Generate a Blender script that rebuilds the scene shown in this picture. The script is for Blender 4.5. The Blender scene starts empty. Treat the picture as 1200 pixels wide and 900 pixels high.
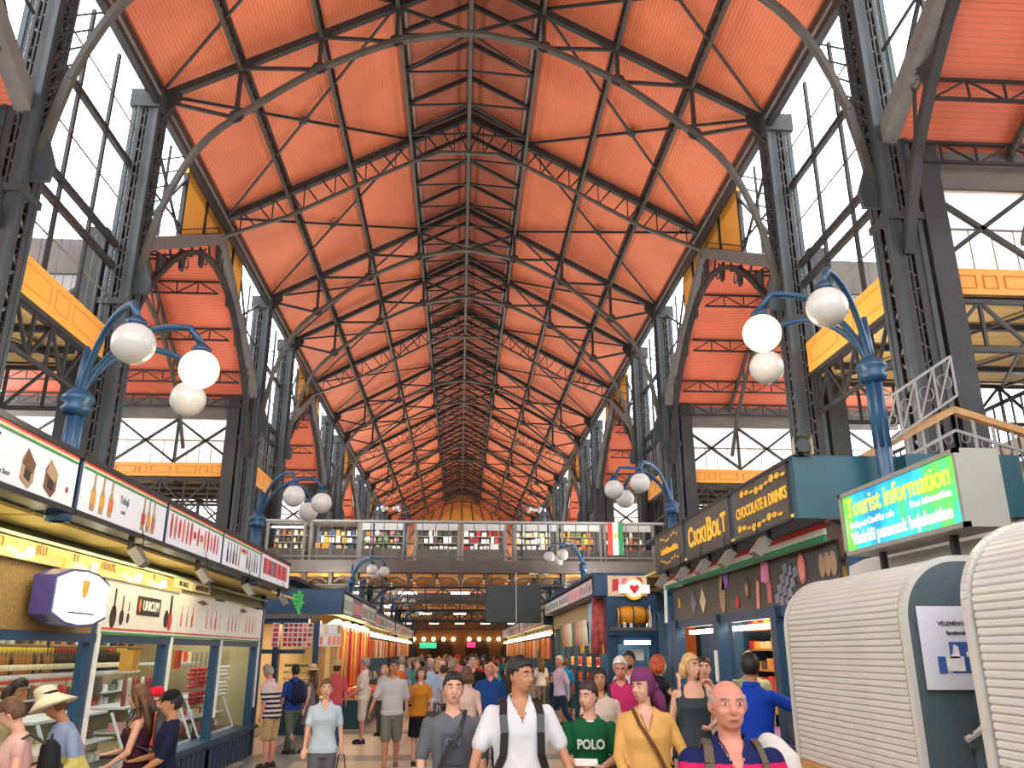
import bpy, bmesh, math, random
from mathutils import Vector, Matrix
random.seed(7)
SC = bpy.context.scene
COL = SC.collection
PI = math.pi
# ------------------------------------------------------------- camera, light, exposure
cam = bpy.data.objects.new('camera', bpy.data.cameras.new('camera'))
COL.objects.link(cam)
CAMH = 1.92
cam.location = (0, 0, CAMH)
cam.rotation_euler = (math.radians(90) + math.atan(315/960), 0, -math.atan(62/math.hypot(960, 315)))
cam.data.sensor_width = 36; cam.data.lens = 28.8; cam.data.clip_end = 400
SC.camera = cam
SC.view_settings.view_transform = 'Standard'; SC.view_settings.look = 'None'
SC.view_settings.gamma = 1; SC.view_settings.use_curve_mapping = False
SC.view_settings.exposure = 0.0
W = bpy.data.worlds.new('overcast_sky'); SC.world = W; W.use_nodes = True
bg = W.node_tree.nodes['Background']
bg.inputs[0].default_value = (0.93, 0.965, 1.0, 1); bg.inputs[1].default_value = 6.0

def area(name, loc, rot, sx, sy, power, color=(1, 1, 1)):
    l = bpy.data.lights.new(name, 'AREA'); l.shape = 'RECTANGLE'; l.size = sx; l.size_y = sy
    l.energy = power; l.color = color
    o = bpy.data.objects.new(name, l); o.location = loc; o.rotation_euler = rot; COL.objects.link(o)
    return o

def s2l(c):
    return tuple((x/255/12.92 if x/255 <= .04045 else ((x/255+.055)/1.055)**2.4) for x in c)

MATS = {}
def mat(name, rgb, rough=.6, metal=0., var=.12, scale=3., emis=0., bump=0., spec=.5, ecol=None, trans=0.):
    if name in MATS: return MATS[name]
    m = bpy.data.materials.new(name); m.use_nodes = True; nt = m.node_tree; N = nt.nodes; L = nt.links
    b = N['Principled BSDF']; c = s2l(rgb)
    b.inputs['Roughness'].default_value = rough; b.inputs['Metallic'].default_value = metal
    b.inputs['Specular IOR Level'].default_value = spec
    if trans: b.inputs['Transmission Weight'].default_value = trans
    if var > 0:
        tc = N.new('ShaderNodeTexCoord'); no = N.new('ShaderNodeTexNoise'); no.inputs['Scale'].default_value = scale
        no.inputs['Detail'].default_value = 4
        cr = N.new('ShaderNodeValToRGB'); cr.color_ramp.elements[0].position = .3; cr.color_ramp.elements[1].position = .7
        cr.color_ramp.elements[0].color = (*[x*(1-var) for x in c], 1)
        cr.color_ramp.elements[1].color = (*[min(1, x*(1+var)) for x in c], 1)
        L.new(tc.outputs['Object'], no.inputs['Vector']); L.new(no.outputs['Fac'], cr.inputs['Fac'])
        L.new(cr.outputs['Color'], b.inputs['Base Color'])
        if bump:
            bp = N.new('ShaderNodeBump'); bp.inputs['Strength'].default_value = bump
            L.new(no.outputs['Fac'], bp.inputs['Height']); L.new(bp.outputs['Normal'], b.inputs['Normal'])
    else:
        b.inputs['Base Color'].default_value = (*c, 1)
    if emis:
        b.inputs['Emission Color'].default_value = (*(s2l(ecol) if ecol else c), 1); b.inputs['Emission Strength'].default_value = emis
    MATS[name] = m
    return m

def board_mat(name, rgb, axis, period, dark=.62, rough=.55):
    """painted boarding: thin grooves running across one axis, with stains"""
    m = bpy.data.materials.new(name); m.use_nodes = True; nt = m.node_tree; N = nt.nodes; L = nt.links
    b = N['Principled BSDF']; c = s2l(rgb); b.inputs['Roughness'].default_value = rough
    tc = N.new('ShaderNodeTexCoord'); sp = N.new('ShaderNodeSeparateXYZ'); L.new(tc.outputs['Object'], sp.inputs[0])
    mu = N.new('ShaderNodeMath'); mu.operation = 'MULTIPLY'; mu.inputs[1].default_value = 1/period
    L.new(sp.outputs[axis], mu.inputs[0])
    fr = N.new('ShaderNodeMath'); fr.operation = 'FRACT'; L.new(mu.outputs[0], fr.inputs[0])
    gr = N.new('ShaderNodeMapRange'); gr.inputs[1].default_value = 0; gr.inputs[2].default_value = .3
    L.new(fr.outputs[0], gr.inputs[0])
    no = N.new('ShaderNodeTexNoise'); no.inputs['Scale'].default_value = .45; no.inputs['Detail'].default_value = 5
    L.new(tc.outputs['Object'], no.inputs['Vector'])
    n2 = N.new('ShaderNodeTexNoise'); n2.inputs['Scale'].default_value = 2.5; L.new(tc.outputs['Object'], n2.inputs['Vector'])
    cr = N.new('ShaderNodeValToRGB'); cr.color_ramp.elements[0].position = .35; cr.color_ramp.elements[1].position = .68
    cr.color_ramp.elements[0].color = (c[0]*.84, c[1]*.78, c[2]*.78, 1)
    cr.color_ramp.elements[1].color = (min(1, c[0]*1.08), c[1]*1.15, c[2]*1.15, 1)
    L.new(no.outputs['Fac'], cr.inputs['Fac'])
    mx = N.new('ShaderNodeMix'); mx.data_type = 'RGBA'; mx.blend_type = 'MULTIPLY'; mx.inputs[0].default_value = 1
    g2 = N.new('ShaderNodeMapRange'); g2.inputs[3].default_value = dark; g2.inputs[4].default_value = 1
    L.new(gr.outputs[0], g2.inputs[0]); L.new(cr.outputs['Color'], mx.inputs[6]); L.new(g2.outputs[0], mx.inputs[7])
    L.new(mx.outputs[2], b.inputs['Base Color'])
    bp = N.new('ShaderNodeBump'); bp.inputs['Strength'].default_value = .35; bp.inputs['Distance'].default_value = .02
    L.new(gr.outputs[0], bp.inputs['Height']); L.new(bp.outputs['Normal'], b.inputs['Normal'])
    MATS[name] = m
    return m

def glass_mat(name, tint=(1, 1, 1), gloss=.08):
    m = bpy.data.materials.new(name); m.use_nodes = True; nt = m.node_tree; N = nt.nodes; L = nt.links
    N.remove(N['Principled BSDF']); out = N['Material Output']
    t = N.new('ShaderNodeBsdfTransparent'); t.inputs[0].default_value = (*tint, 1)
    g = N.new('ShaderNodeBsdfGlossy'); g.inputs['Roughness'].default_value = .05
    mx = N.new('ShaderNodeMixShader'); mx.inputs[0].default_value = gloss
    L.new(t.outputs[0], mx.inputs[1]); L.new(g.outputs[0], mx.inputs[2]); L.new(mx.outputs[0], out.inputs[0])
    MATS[name] = m
    return m

# ------------------------------------------------------------- mesh helpers
class MB:
    def __init__(s): s.v = []; s.f = []; s.m = []; s.mi = 0
    def add(s, vs, fs):
        o = len(s.v); s.v += [tuple(v) for v in vs]; s.f += [tuple(i+o for i in f) for f in fs]; s.m += [s.mi]*len(fs)
        return s
    def box(s, x0, x1, y0, y1, z0, z1):
        return s.add([(x0,y0,z0),(x1,y0,z0),(x1,y1,z0),(x0,y1,z0),(x0,y0,z1),(x1,y0,z1),(x1,y1,z1),(x0,y1,z1)],
              [(0,3,2,1),(4,5,6,7),(0,1,5,4),(1,2,6,5),(2,3,7,6),(3,0,4,7)])
    def bar(s, p, q, w, h=None, up=(0,0,1)):
        """rectangular bar from p to q; w across, h along up"""
        h = h or w; p = Vector(p); q = Vector(q); d = (q-p).normalized(); u = Vector(up)
        if abs(d.dot(u)) > .98: u = Vector((0,1,0)) if abs(d.y) < .9 else Vector((1,0,0))
        a = d.cross(u).normalized(); b = a.cross(d).normalized(); a = a*w/2; b = b*h/2
        return s.add([p-a-b,p+a-b,p+a+b,p-a+b,q-a-b,q+a-b,q+a+b,q-a+b],
              [(0,3,2,1),(4,5,6,7),(0,1,5,4),(1,2,6,5),(2,3,7,6),(3,0,4,7)])
    def tube(s, pts, r, n=8, cap=True, sc=None):
        pts = [Vector(p) for p in pts]; rs = r if isinstance(r, (list, tuple)) else [r]*len(pts)
        vs = []; fs = []; prev = None
        for i, p in enumerate(pts):
            d = (pts[min(i+1,len(pts)-1)]-pts[max(i-1,0)])
            d = d.normalized() if d.length > 1e-9 else Vector((0,0,1))
            if prev is None:
                u = Vector((0,0,1)) if abs(d.z) < .9 else Vector((0,1,0))
                a = d.cross(u).normalized()
            else:
                a = (prev - d*prev.dot(d)).normalized()
            prev = a; b = d.cross(a).normalized()
            for k in range(n):
                t = 2*PI*k/n; vs.append(p + a*math.cos(t)*rs[i]*(sc[0] if sc else 1) + b*math.sin(t)*rs[i]*(sc[1] if sc else 1))
        for i in range(len(pts)-1):
            for k in range(n):
                k2 = (k+1)%n; fs.append((i*n+k, i*n+k2, (i+1)*n+k2, (i+1)*n+k))
        if cap: fs.append(tuple(range(n-1,-1,-1))); fs.append(tuple((len(pts)-1)*n+k for k in range(n)))
        return s.add(vs, fs)
    def lathe(s, prof, c=(0,0,0), n=12, axis='z'):
        vs = []; fs = []
        for r, z in prof:
            for k in range(n):
                t = 2*PI*k/n; x, y = r*math.cos(t), r*math.sin(t)
                vs.append((c[0]+x,c[1]+y,c[2]+z) if axis=='z' else ((c[0]+z,c[1]+x,c[2]+y) if axis=='x' else (c[0]+x,c[1]+z,c[2]+y)))
        for i in range(len(prof)-1):
            for k in range(n):
                k2=(k+1)%n; fs.append((i*n+k,i*n+k2,(i+1)*n+k2,(i+1)*n+k))
        fs.append(tuple(range(n-1,-1,-1))); fs.append(tuple((len(prof)-1)*n+k for k in range(n)))
        return s.add(vs, fs)
    def ball(s, c, r, n=16, m=10, sc=(1,1,1)):
        pr = [(max(1e-4,r*math.sin(PI*i/m)), -r*math.cos(PI*i/m)) for i in range(m+1)]
        vs = []; fs = []
        for rr, z in pr:
            for k in range(n):
                t = 2*PI*k/n; vs.append((c[0]+rr*math.cos(t)*sc[0], c[1]+rr*math.sin(t)*sc[1], c[2]+z*sc[2]))
        for i in range(m):
            for k in range(n):
                k2=(k+1)%n; fs.append((i*n+k,i*n+k2,(i+1)*n+k2,(i+1)*n+k))
        fs.append(tuple(range(n-1,-1,-1))); fs.append(tuple(m*n+k for k in range(n)))
        return s.add(vs, fs)
    def prism(s, poly, origin, ux, uy, depth):
        """polygon (list of 2d) in plane origin+ux*a+uy*b, extruded by vector depth"""
        o = Vector(origin); ux = Vector(ux); uy = Vector(uy); d = Vector(depth); n = len(poly)
        a = [o+ux*p[0]+uy*p[1] for p in poly]; b = [p+d for p in a]
        return s.add(a+b, [tuple(range(n)), tuple(range(2*n-1,n-1,-1))] + [((i+1)%n,i,i+n,(i+1)%n+n) for i in range(n)])
    def quad(s, a, b, c, d): return s.add([a,b,c,d], [(0,1,2,3)])

def obj(name, mb, mats, parent=None, smooth=False, loc=None, kind=None, label=None):
    me = bpy.data.meshes.new(name); me.from_pydata([tuple(v) for v in mb.v], [], mb.f)
    for m in (mats if isinstance(mats, (list, tuple)) else [mats]): me.materials.append(m)
    if any(mb.m): me.polygons.foreach_set('material_index', mb.m)
    if smooth: me.polygons.foreach_set('use_smooth', [True]*len(me.polygons))
    o = bpy.data.objects.new(name, me); COL.objects.link(o)
    if parent: o.parent = parent
    if loc: o.location = loc
    if kind: o['kind'] = kind
    if label: o['label'] = label
    return o

def struct(name, mb, m, parent=None, smooth=False, label=None):
    o = obj(name, mb, m, parent, smooth)
    if not parent: o['kind'] = 'structure'
    if label: o['label'] = label
    return o

def tag(o, label, cat, group=None):
    o['label'] = label; o['category'] = cat
    if group: o['group'] = group
    return o

def thing(name, label, cat, loc=(0,0,0), rz=0, group=None):
    o = bpy.data.objects.new(name, None); o.empty_display_size = .1; COL.objects.link(o)
    o.location = loc; o.rotation_euler = (0,0,rz)
    return tag(o, label, cat, group)

def dup(root, loc=None, label=None, rz=None, group=None):
    def cp(o, par):
        c = o.copy(); COL.objects.link(c)
        if par is not None:
            c.parent = par
        for ch in list(KIDS.get(o.name, [])): cp(ch, c)
        return c
    KIDS = {}
    for o in list(root.children_recursive): KIDS.setdefault(o.parent.name, []).append(o)
    r = cp(root, None)
    if loc is not None: r.location = loc
    if rz is not None: r.rotation_euler[2] = rz
    if label: r['label'] = label
    if group: r['group'] = group
    return r

TMP = bpy.data.scenes.new('workbench'); TVL = TMP.view_layers[0]
def evaluated(o):
    TMP.collection.objects.link(o); TVL.update(); dg = TVL.depsgraph; dg.update()
    me = bpy.data.meshes.new_from_object(o.evaluated_get(dg)); TMP.collection.objects.unlink(o); return me

def text_mesh(txt, size, depth=.002, bold=0.0, shear=0.0, sx=1.0, align='CENTER'):
    cu = bpy.data.curves.new('t', 'FONT'); cu.body = txt; cu.size = size; cu.align_x = align; cu.align_y = 'CENTER'
    cu.extrude = depth; cu.offset = bold; cu.shear = shear; cu.resolution_u = 3
    o = bpy.data.objects.new('t', cu); me = evaluated(o)
    bpy.data.objects.remove(o); bpy.data.curves.remove(cu)
    if sx != 1.0:
        for v in me.vertices: v.co.x *= sx
    return me

def lettering(txt, size, m, parent, loc, ux, uy, bold=0., sx=1., depth=.003, shear=0., name='lettering', align='CENTER', label=None):
    """flat writing whose baseline runs along ux and rises along uy"""
    me = text_mesh(txt, size, depth, bold, shear, sx, align); me.materials.clear(); me.materials.append(m)
    ux = Vector(ux).normalized(); uy = Vector(uy).normalized(); uz = ux.cross(uy)
    M = Matrix((ux, uy, uz)).transposed().to_4x4(); M.translation = Vector(loc)
    me.transform(M)
    o = bpy.data.objects.new(name, me); COL.objects.link(o); o.parent = parent
    if label: o['label'] = label
    return o

def circ(r, n=16, cx=0, cy=0, sx=1, sy=1): return [(cx+r*sx*math.cos(2*PI*k/n), cy+r*sy*math.sin(2*PI*k/n)) for k in range(n)]
# ------------------------------------------------------------- materials
IRON = mat('dark_iron', (44,42,40), .5, .15, .25, 2.)
IRON2 = mat('brown_iron', (74,68,60), .5, .15, .2, 2.)
IRONW = mat('weathered_iron', (118,112,104), .5, .1, .2, 2.)
COLM = mat('column_iron', (56,63,66), .45, .2, .25, 1.5)
COLD = mat('column_core_iron', (48,48,47), .6, .1, .3, 1.)
ROOF = board_mat('orange_boarding_nave', (213,113,72), 0, .085)
ROOFT = board_mat('orange_boarding_aisle', (214,108,76), 1, .1)
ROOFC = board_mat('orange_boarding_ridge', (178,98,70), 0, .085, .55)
TILEX = mat('outer_roof_tiles', (205,205,208), .7, 0, .08, 1.)
YEL = mat('ochre_paint', (224,152,58), .5, 0, .06, 2.)
YELD = mat('ochre_groove', (206,128,42), .5, 0, .05)
CREAM = board_mat('straw_boarding', (214,176,112), 1, .3, .8)
GREYB = mat('grey_beam_paint', (98,92,86), .6, 0, .15, 2.)
GLASS = glass_mat('window_glass', (.97, .985, 1), .06)
FROST = bpy.data.materials.new('frosted_glass'); FROST.use_nodes = True
_n = FROST.node_tree.nodes; _l = FROST.node_tree.links; _n.remove(_n['Principled BSDF'])
_a = _n.new('ShaderNodeBsdfTranslucent'); _b = _n.new('ShaderNodeBsdfTransparent'); _m = _n.new('ShaderNodeMixShader'); _m.inputs[0].default_value = .3
_a.inputs[0].default_value = (.92,.94,.96,1); _l.new(_a.outputs[0], _m.inputs[1]); _l.new(_b.outputs[0], _m.inputs[2]); _l.new(_m.outputs[0], _n['Material Output'].inputs[0])
SHOPG = glass_mat('shop_glass', (.95, .98, .97), .07)
BLUE = mat('blue_paint', (32,70,100), .38, .1, .12, 3.)
BLUED = mat('dark_blue_paint', (28,58,88), .38, .1, .12, 3.)
TEAL = mat('teal_paint', (26,74,86), .35, .1, .25, 1.2)
WHITE = mat('white_paint', (236,236,234), .45, 0, .04, 3.)
STONE = mat('cream_stone', (206,192,166), .35, 0, .12, 2.5)
STONEG = mat('grey_green_stone', (134,140,130), .35, 0, .15, 2.5)
GROUT = mat('grout', (120,108,92), .7, 0, .1, 6.)
WOOD = mat('oak_wood', (186,140,86), .45, 0, .2, 8.)
BLACK = mat('black_paint', (26,27,28), .4, 0, .1, 4.)

# ------------------------------------------------------------- layout constants
EX, EZ, RZ = 8.0, 15.6, 20.0          # nave eaves and ridge
PAIRS = [(-3.9, .9), (13.4, 18.3), (31.0, 35.8), (48.4, 53.1), (65.6, 70.4), (82.9, 87.7)]
YEND = 99.0; YFRONT = -9.0
OX = 17.5                              # outer walls
TE, TR = 11.2, 14.8                    # transept eave and ridge heights
def rz(x): return EZ + (RZ-EZ)*(1-abs(x)/EX)

# ------------------------------------------------------------- nave roof
for nm, sg in (('roof_left', -1), ('roof_right', 1)):
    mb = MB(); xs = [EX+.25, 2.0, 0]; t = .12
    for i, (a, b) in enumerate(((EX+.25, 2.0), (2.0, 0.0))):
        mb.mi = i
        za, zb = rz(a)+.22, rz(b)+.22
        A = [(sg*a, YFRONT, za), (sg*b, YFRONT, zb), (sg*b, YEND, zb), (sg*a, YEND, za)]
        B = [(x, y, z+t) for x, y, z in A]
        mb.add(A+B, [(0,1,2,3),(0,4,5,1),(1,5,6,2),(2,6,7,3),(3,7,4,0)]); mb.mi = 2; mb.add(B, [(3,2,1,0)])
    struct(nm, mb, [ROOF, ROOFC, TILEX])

def lattice(mb, p, q, depth, n, w=.05, up=(0,0,1), lace=.03, chords=True, vert=True):
    """flat lattice girder: two chords and a zigzag between them (p,q on the top chord)"""
    p = Vector(p); q = Vector(q); u = Vector(up)*depth
    if chords: mb.bar(p, q, w, w, up); mb.bar(p-u, q-u, w, w, up)
    for i in range(n):
        a = p.lerp(q, i/n); b = p.lerp(q, (i+1)/n)
        if i % 2: mb.bar(a, b-u, lace, lace)
        else: mb.bar(a-u, b, lace, lace)
        if vert: mb.bar(b, b-u, lace, lace)

# ------------------------------------------------------------- purlins, eave beams, ridge girder
side_word = {-1: 'left', 1: 'right'}
for sg in (-1, 1):
    for x, nm, dp in ((2, 'nearest the ridge', .34), (4, 'half way up the roof slope', .34), (6, 'lowest above the windows', .4)):
        t = thing('roof_purlin', 'long iron lattice purlin under the orange boards, %s slope, %s' % (side_word[sg], nm), 'purlin', (sg*x, 0, rz(x)+.14))
        obj('top_rail', MB().bar((0, YFRONT, 0), (0, YEND, 0), .12, .09), IRON, t)
        obj('bottom_rail', MB().bar((0, YFRONT, -dp), (0, YEND, -dp), .1, .06), IRON2, t)
        mb = MB(); n = 0; y = YFRONT
        while y < YEND-.6:
            mb.bar((0, y, 0), (0, y+.6, -dp), .03); mb.bar((0, y+.6, -dp), (0, y+.6, 0), .03); y += .6
        obj('lacing', mb, IRON, t, kind='stuff')
        if x == 2:
            mb = MB().bar((-sg*.16, YFRONT, .0), (-sg*.16, YEND, .0), .07, .09)
            obj('lantern_kerb', mb, IRONW, t)
    mb = MB(); mb.bar((sg*EX, YFRONT, EZ-.05), (sg*EX, YEND, EZ-.05), .34, .3); mb.bar((sg*(EX-.12), YFRONT, EZ-.42), (sg*(EX-.12), YEND, EZ-.42), .14, .16)
    struct('trim_1' if sg < 0 else 'trim_2', mb, IRON)
    struct('trim_3' if sg < 0 else 'trim_4', MB().bar((sg*(EX-.2), YFRONT, EZ-.26), (sg*(EX-.2), YEND, EZ-.26), .05, .05), IRONW)

rg = thing('ridge_girder', 'iron ridge girder with close-set rafters running the whole length of the nave roof', 'girder', (0, 0, RZ))
obj('ridge_beam', MB().bar((0, YFRONT, .1), (0, YEND, .1), .14, .2), IRON, rg)
obj('lower_beam', MB().bar((0, YFRONT, -1.1), (0, YEND, -1.1), .12, .1), IRON2, rg)
y = 13.0; k = 0
rme = None
while y < 97:
    for sg in (-1, 1):
        if rme is None:
            o1 = obj('rafter', MB().bar((0, 0, -.02), (2, 0, -1.12), .1, .12), IRON, rg); rme = o1.data
            o2 = obj('collar_tie', MB().bar((0, 0, -1.06), (2, 0, -1.2), .05, .06), IRON, rg); tme = o2.data
            o3 = obj('diagonal_brace', MB().bar((0, 0, -1.06), (2, 1.6, -1.16), .045, .05), IRON, rg); dme = o3.data
            for o in (o1, o2, o3): o.location = (0, y, 0); o.scale = (sg, 1, 1)
        else:
            for nm, me in (('rafter', rme), ('collar_tie', tme), ('diagonal_brace', dme)):
                if nm == 'diagonal_brace' and k % 2: continue
                o = bpy.data.objects.new(nm, me); COL.objects.link(o); o.parent = rg; o.location = (0, y, 0); o.scale = (sg, 1, 1)
    y += 1.6; k += 1

# ------------------------------------------------------------- trusses
TIE = [(-7.8,10.6),(-7.55,12.2),(-7.1,13.55),(-6.6,14.4),(-6,15.0),(-5,15.85),(-4,16.6),(-3,17.15),(-2,17.6),(-1,17.85),(0,18.0)]
TIE = TIE + [(-x, z) for x, z in TIE[-2::-1]]
def _smooth(pts):
    out = []
    for i in range(len(pts)-1):
        p0, p1, p2, p3 = pts[max(i-1,0)], pts[i], pts[i+1], pts[min(i+2,len(pts)-1)]
        for t in (0, .5):
            out.append(tuple(.5*((2*p1[k])+(-p0[k]+p2[k])*t+(2*p0[k]-5*p1[k]+4*p2[k]-p3[k])*t*t+(-p0[k]+3*p1[k]-3*p2[k]+p3[k])*t**3) for k in (0,1)))
    return out+[pts[-1]]
TIE = _smooth(TIE)
def tiez(x):
    for (a, za), (b, zb) in zip(TIE, TIE[1:]):
        if a <= x <= b: return za + (zb-za)*(x-a)/(b-a)
def main_truss(y, label):
    t = thing('roof_truss', label, 'truss', (0, y, 0), 0, None)
    for sg in (-1, 1):
        obj('top_chord', MB().bar((sg*EX, 0, EZ-.1), (0, 0, RZ-.1), .16, .2), IRON, t)
        for x in (2, 4, 6): obj('hanger', MB().bar((sg*x, 0, rz(x)-.1), (sg*x, 0, tiez(sg*x)), .1, .1), IRON, t)
        prev = (sg*EX, 0, EZ-.15)
        for a, b in ((EX, 6), (6, 4), (4, 2), (2, 0)):
            obj('diagonal', MB().bar((sg*a, 0, rz(a)-.15), (sg*b, 0, tiez(sg*b)), .07, .09), IRON, t)
        for x in (2, 4, 6):
            obj('gusset', MB().prism(circ(.2, 8), (sg*x, -.02, tiez(sg*x)+.05), (1,0,0), (0,0,1), (0,.04,0)), IRON, t)
        obj('gusset', MB().prism([(0,.2),(-sg*.55,.45),(-sg*.6,.2),(-sg*.1,-.5),(0,-.5)], (sg*EX, -.03, EZ-.3), (1,0,0), (0,0,1), (0,.06,0)), IRON, t)
        # pierced bracket between rib foot and column
        mb = MB()
        for i in range(8):
            z0 = 10.7+i*.42; xr = -7.75 + (i*.42)**2*.09
            mb.bar((sg*7.95, 0, z0), (-sg*xr if xr<0 else sg*xr, 0, z0+.2), .03)
            mb.tube([(sg*(7.9-.08)+sg*.07*math.cos(a), 0, z0+.25+.1*math.sin(a)) for a in [2*PI*j/8 for j in range(9)]], .014, 4)
        obj('pierced_bracket', mb, IRON, t, kind='stuff')
        obj('foot_bracket', MB().prism([(0,0),(-sg*.45,0),(-sg*.5,.35),(-sg*.3,.9),(0,1.0)], (sg*8, -.05, 10.0), (1,0,0), (0,0,1), (0,.1,0)), COLM, t)
    mb = MB()
    for (a, za), (b, zb) in zip(TIE, TIE[1:]): mb.bar((a, 0, za), (b, 0, zb), .16, .12)
    obj('arched_tie', mb, IRON2, t)
    return t
def sec_truss(y, label):
    t = thing('lattice_truss', label, 'truss', (0, y, 0))
    low = [(-8,14.95),(-6,15.75),(-4,16.9),(-2,18.0),(-1,18.45),(1,18.45),(2,18.0),(4,16.9),(6,15.75),(8,14.95)]
    for sg in (-1, 1):
        obj('top_chord', MB().bar((sg*EX, 0, EZ), (0, 0, RZ-.05), .2, .22), IRON, t)
        mb = MB()
        for i in range(8):
            a = 8-i; b = 7-i
            zl = lambda x: next(z0+(z1-z0)*(x-x0)/(x1-x0) for (x0, z0), (x1, z1) in zip(low, low[1:]) if x0 <= x <= x1)
            mb.bar((sg*a, 0, rz(a)), (sg*(a-.5), 0, zl(sg*(a-.5))), .045); mb.bar((sg*(a-.5), 0, zl(sg*(a-.5))), (sg*(a-.5), 0, rz(a-.5)), .035)
            mb.bar((sg*(a-.5), 0, rz(a-.5)), (sg*b, 0, zl(sg*b)), .045)
        obj('lacing', mb, IRON, t, kind='stuff')
    mb = MB()
    for (a, za), (b, zb) in zip(low, low[1:]): mb.bar((a, 0, za), (b, 0, zb), .12, .09)
    obj('bottom_chord', mb, IRON2, t)
    return t
ordw = ['first','second','third','fourth','fifth','sixth','seventh','eighth','ninth','tenth']
k = 0
for i, pr in enumerate(PAIRS[1:]):
    for y in pr:
        main_truss(y, 'iron roof truss with an arched tie spanning the nave, %s arch counted from the camera' % ordw[k]); k += 1
SEC = []
for i in range(1, len(PAIRS)-1): SEC.append((PAIRS[i][1]+PAIRS[i+1][0])/2)
SEC.append(94.0)
for i, y in enumerate(SEC): sec_truss(y, 'shallow lattice truss between the arched ones, %s such truss down the nave' % ordw[i])

# wind bracing in the roof plane
yy = [13.4, 18.3]
for i in range(1, len(PAIRS)-1):
    yy += [SEC[i-1], PAIRS[i+1][0], PAIRS[i+1][1]]
yy += [94.0]
yy = [7.15] + yy
k = 0
for a, b in zip(yy, yy[1:]):
    for sg in (-1, 1):
        t = thing('cross_brace', 'iron rods crossed under the orange roof boards, %s slope, panel %s from the camera' % (side_word[sg], (ordw+['eleventh','twelfth','thirteenth','fourteenth','fifteenth','sixteenth'])[k//2]), 'brace', (0,0,0)); k += 1
        obj('rod', MB().bar((sg*EX, a, rz(EX)+.02), (sg*2, b, rz(2)+.02), .07, .07), IRON, t)
        obj('rod', MB().bar((sg*2, a, rz(2)+.0), (sg*EX, b, rz(EX)+.0), .06, .06), IRON, t)
        obj('gusset', MB().prism(circ(.18,6), (sg*5, (a+b)/2, rz(5)-.0), (0,1,0), (1,0,-sg*.55), (0,0,.03)), IRON, t)

# ------------------------------------------------------------- columns
colmesh = {}
def column(sg, y, label):
    t = thing('iron_column', label, 'column', (sg*8.15, y, 0))
    H = EZ-.1
    if not colmesh:
        w = .24
        colmesh['corner_angle'] = (MB().box(-.05,.05,-.05,.05,0,H), COLM)
        mb = MB(); z = .3
        while z < H-.4:
            for x in (-w, w):
                mb.bar((x,-w,z),(x,w,z+.35),.02,.05); mb.bar((x,w,z+.35),(x,-w,z+.7),.02,.05)
            for yv in (-w, w):
                mb.bar((-w,yv,z),(w,yv,z+.35),.05,.02); mb.bar((w,yv,z+.35),(-w,yv,z+.7),.05,.02)
            z += .7
        colmesh['lacing'] = (mb, IRONW)
        mb = MB()
        for a_, b_ in ((-.3,-.07),(.07,.3)):
            mb.box(-.3,-.28,a_,b_,0,H); mb.box(.28,.3,a_,b_,0,H); mb.box(a_,b_,-.3,-.28,0,H); mb.box(a_,b_,.28,.3,0,H)
        mb.box(-.02,.02,-.28,.28,.3,H)
        colmesh['web_plate'] = (mb, COLD)
        colmesh['outer_post'] = (MB().box(.42,.86,-.3,.3,0,11.6), COLD)
        colmesh['base_block'] = (MB().box(-.5,.95,-.5,.5,0,.9), COLD)
        mb = MB().box(-.36,.36,-.36,.36,9.6,9.75); mb.box(-.38,.38,-.38,.38,H-.5,H); colmesh['collar'] = (mb, COLD)
    for k, (mb, m) in list(colmesh.items()):
        if k == 'corner_angle':
            for x in (-.27,.27):
                for yv in (-.27,.27):
                    if isinstance(mb, MB): o = obj(k, mb, m, t); mb = o.data; colmesh[k] = (mb, m)
                    else: o = bpy.data.objects.new(k, mb); COL.objects.link(o); o.parent = t
                    o.location = (x, yv, 0)
        else:
            if isinstance(mb, MB): o = obj(k, mb, m, t); colmesh[k] = (o.data, m)
            else: o = bpy.data.objects.new(k, mb); COL.objects.link(o); o.parent = t
            if k == 'lacing': o['kind'] = 'stuff'
            if sg < 0: o.scale = (-1, 1, 1)
    return t
k = 0
for i, pr in enumerate(PAIRS[1:]):
    for j, y in enumerate(pr):
        for sg in (-1, 1): column(sg, y, 'tall riveted iron lattice column on the %s of the nave, %s along' % (side_word[sg], ordw[k]))
        k += 1

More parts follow.
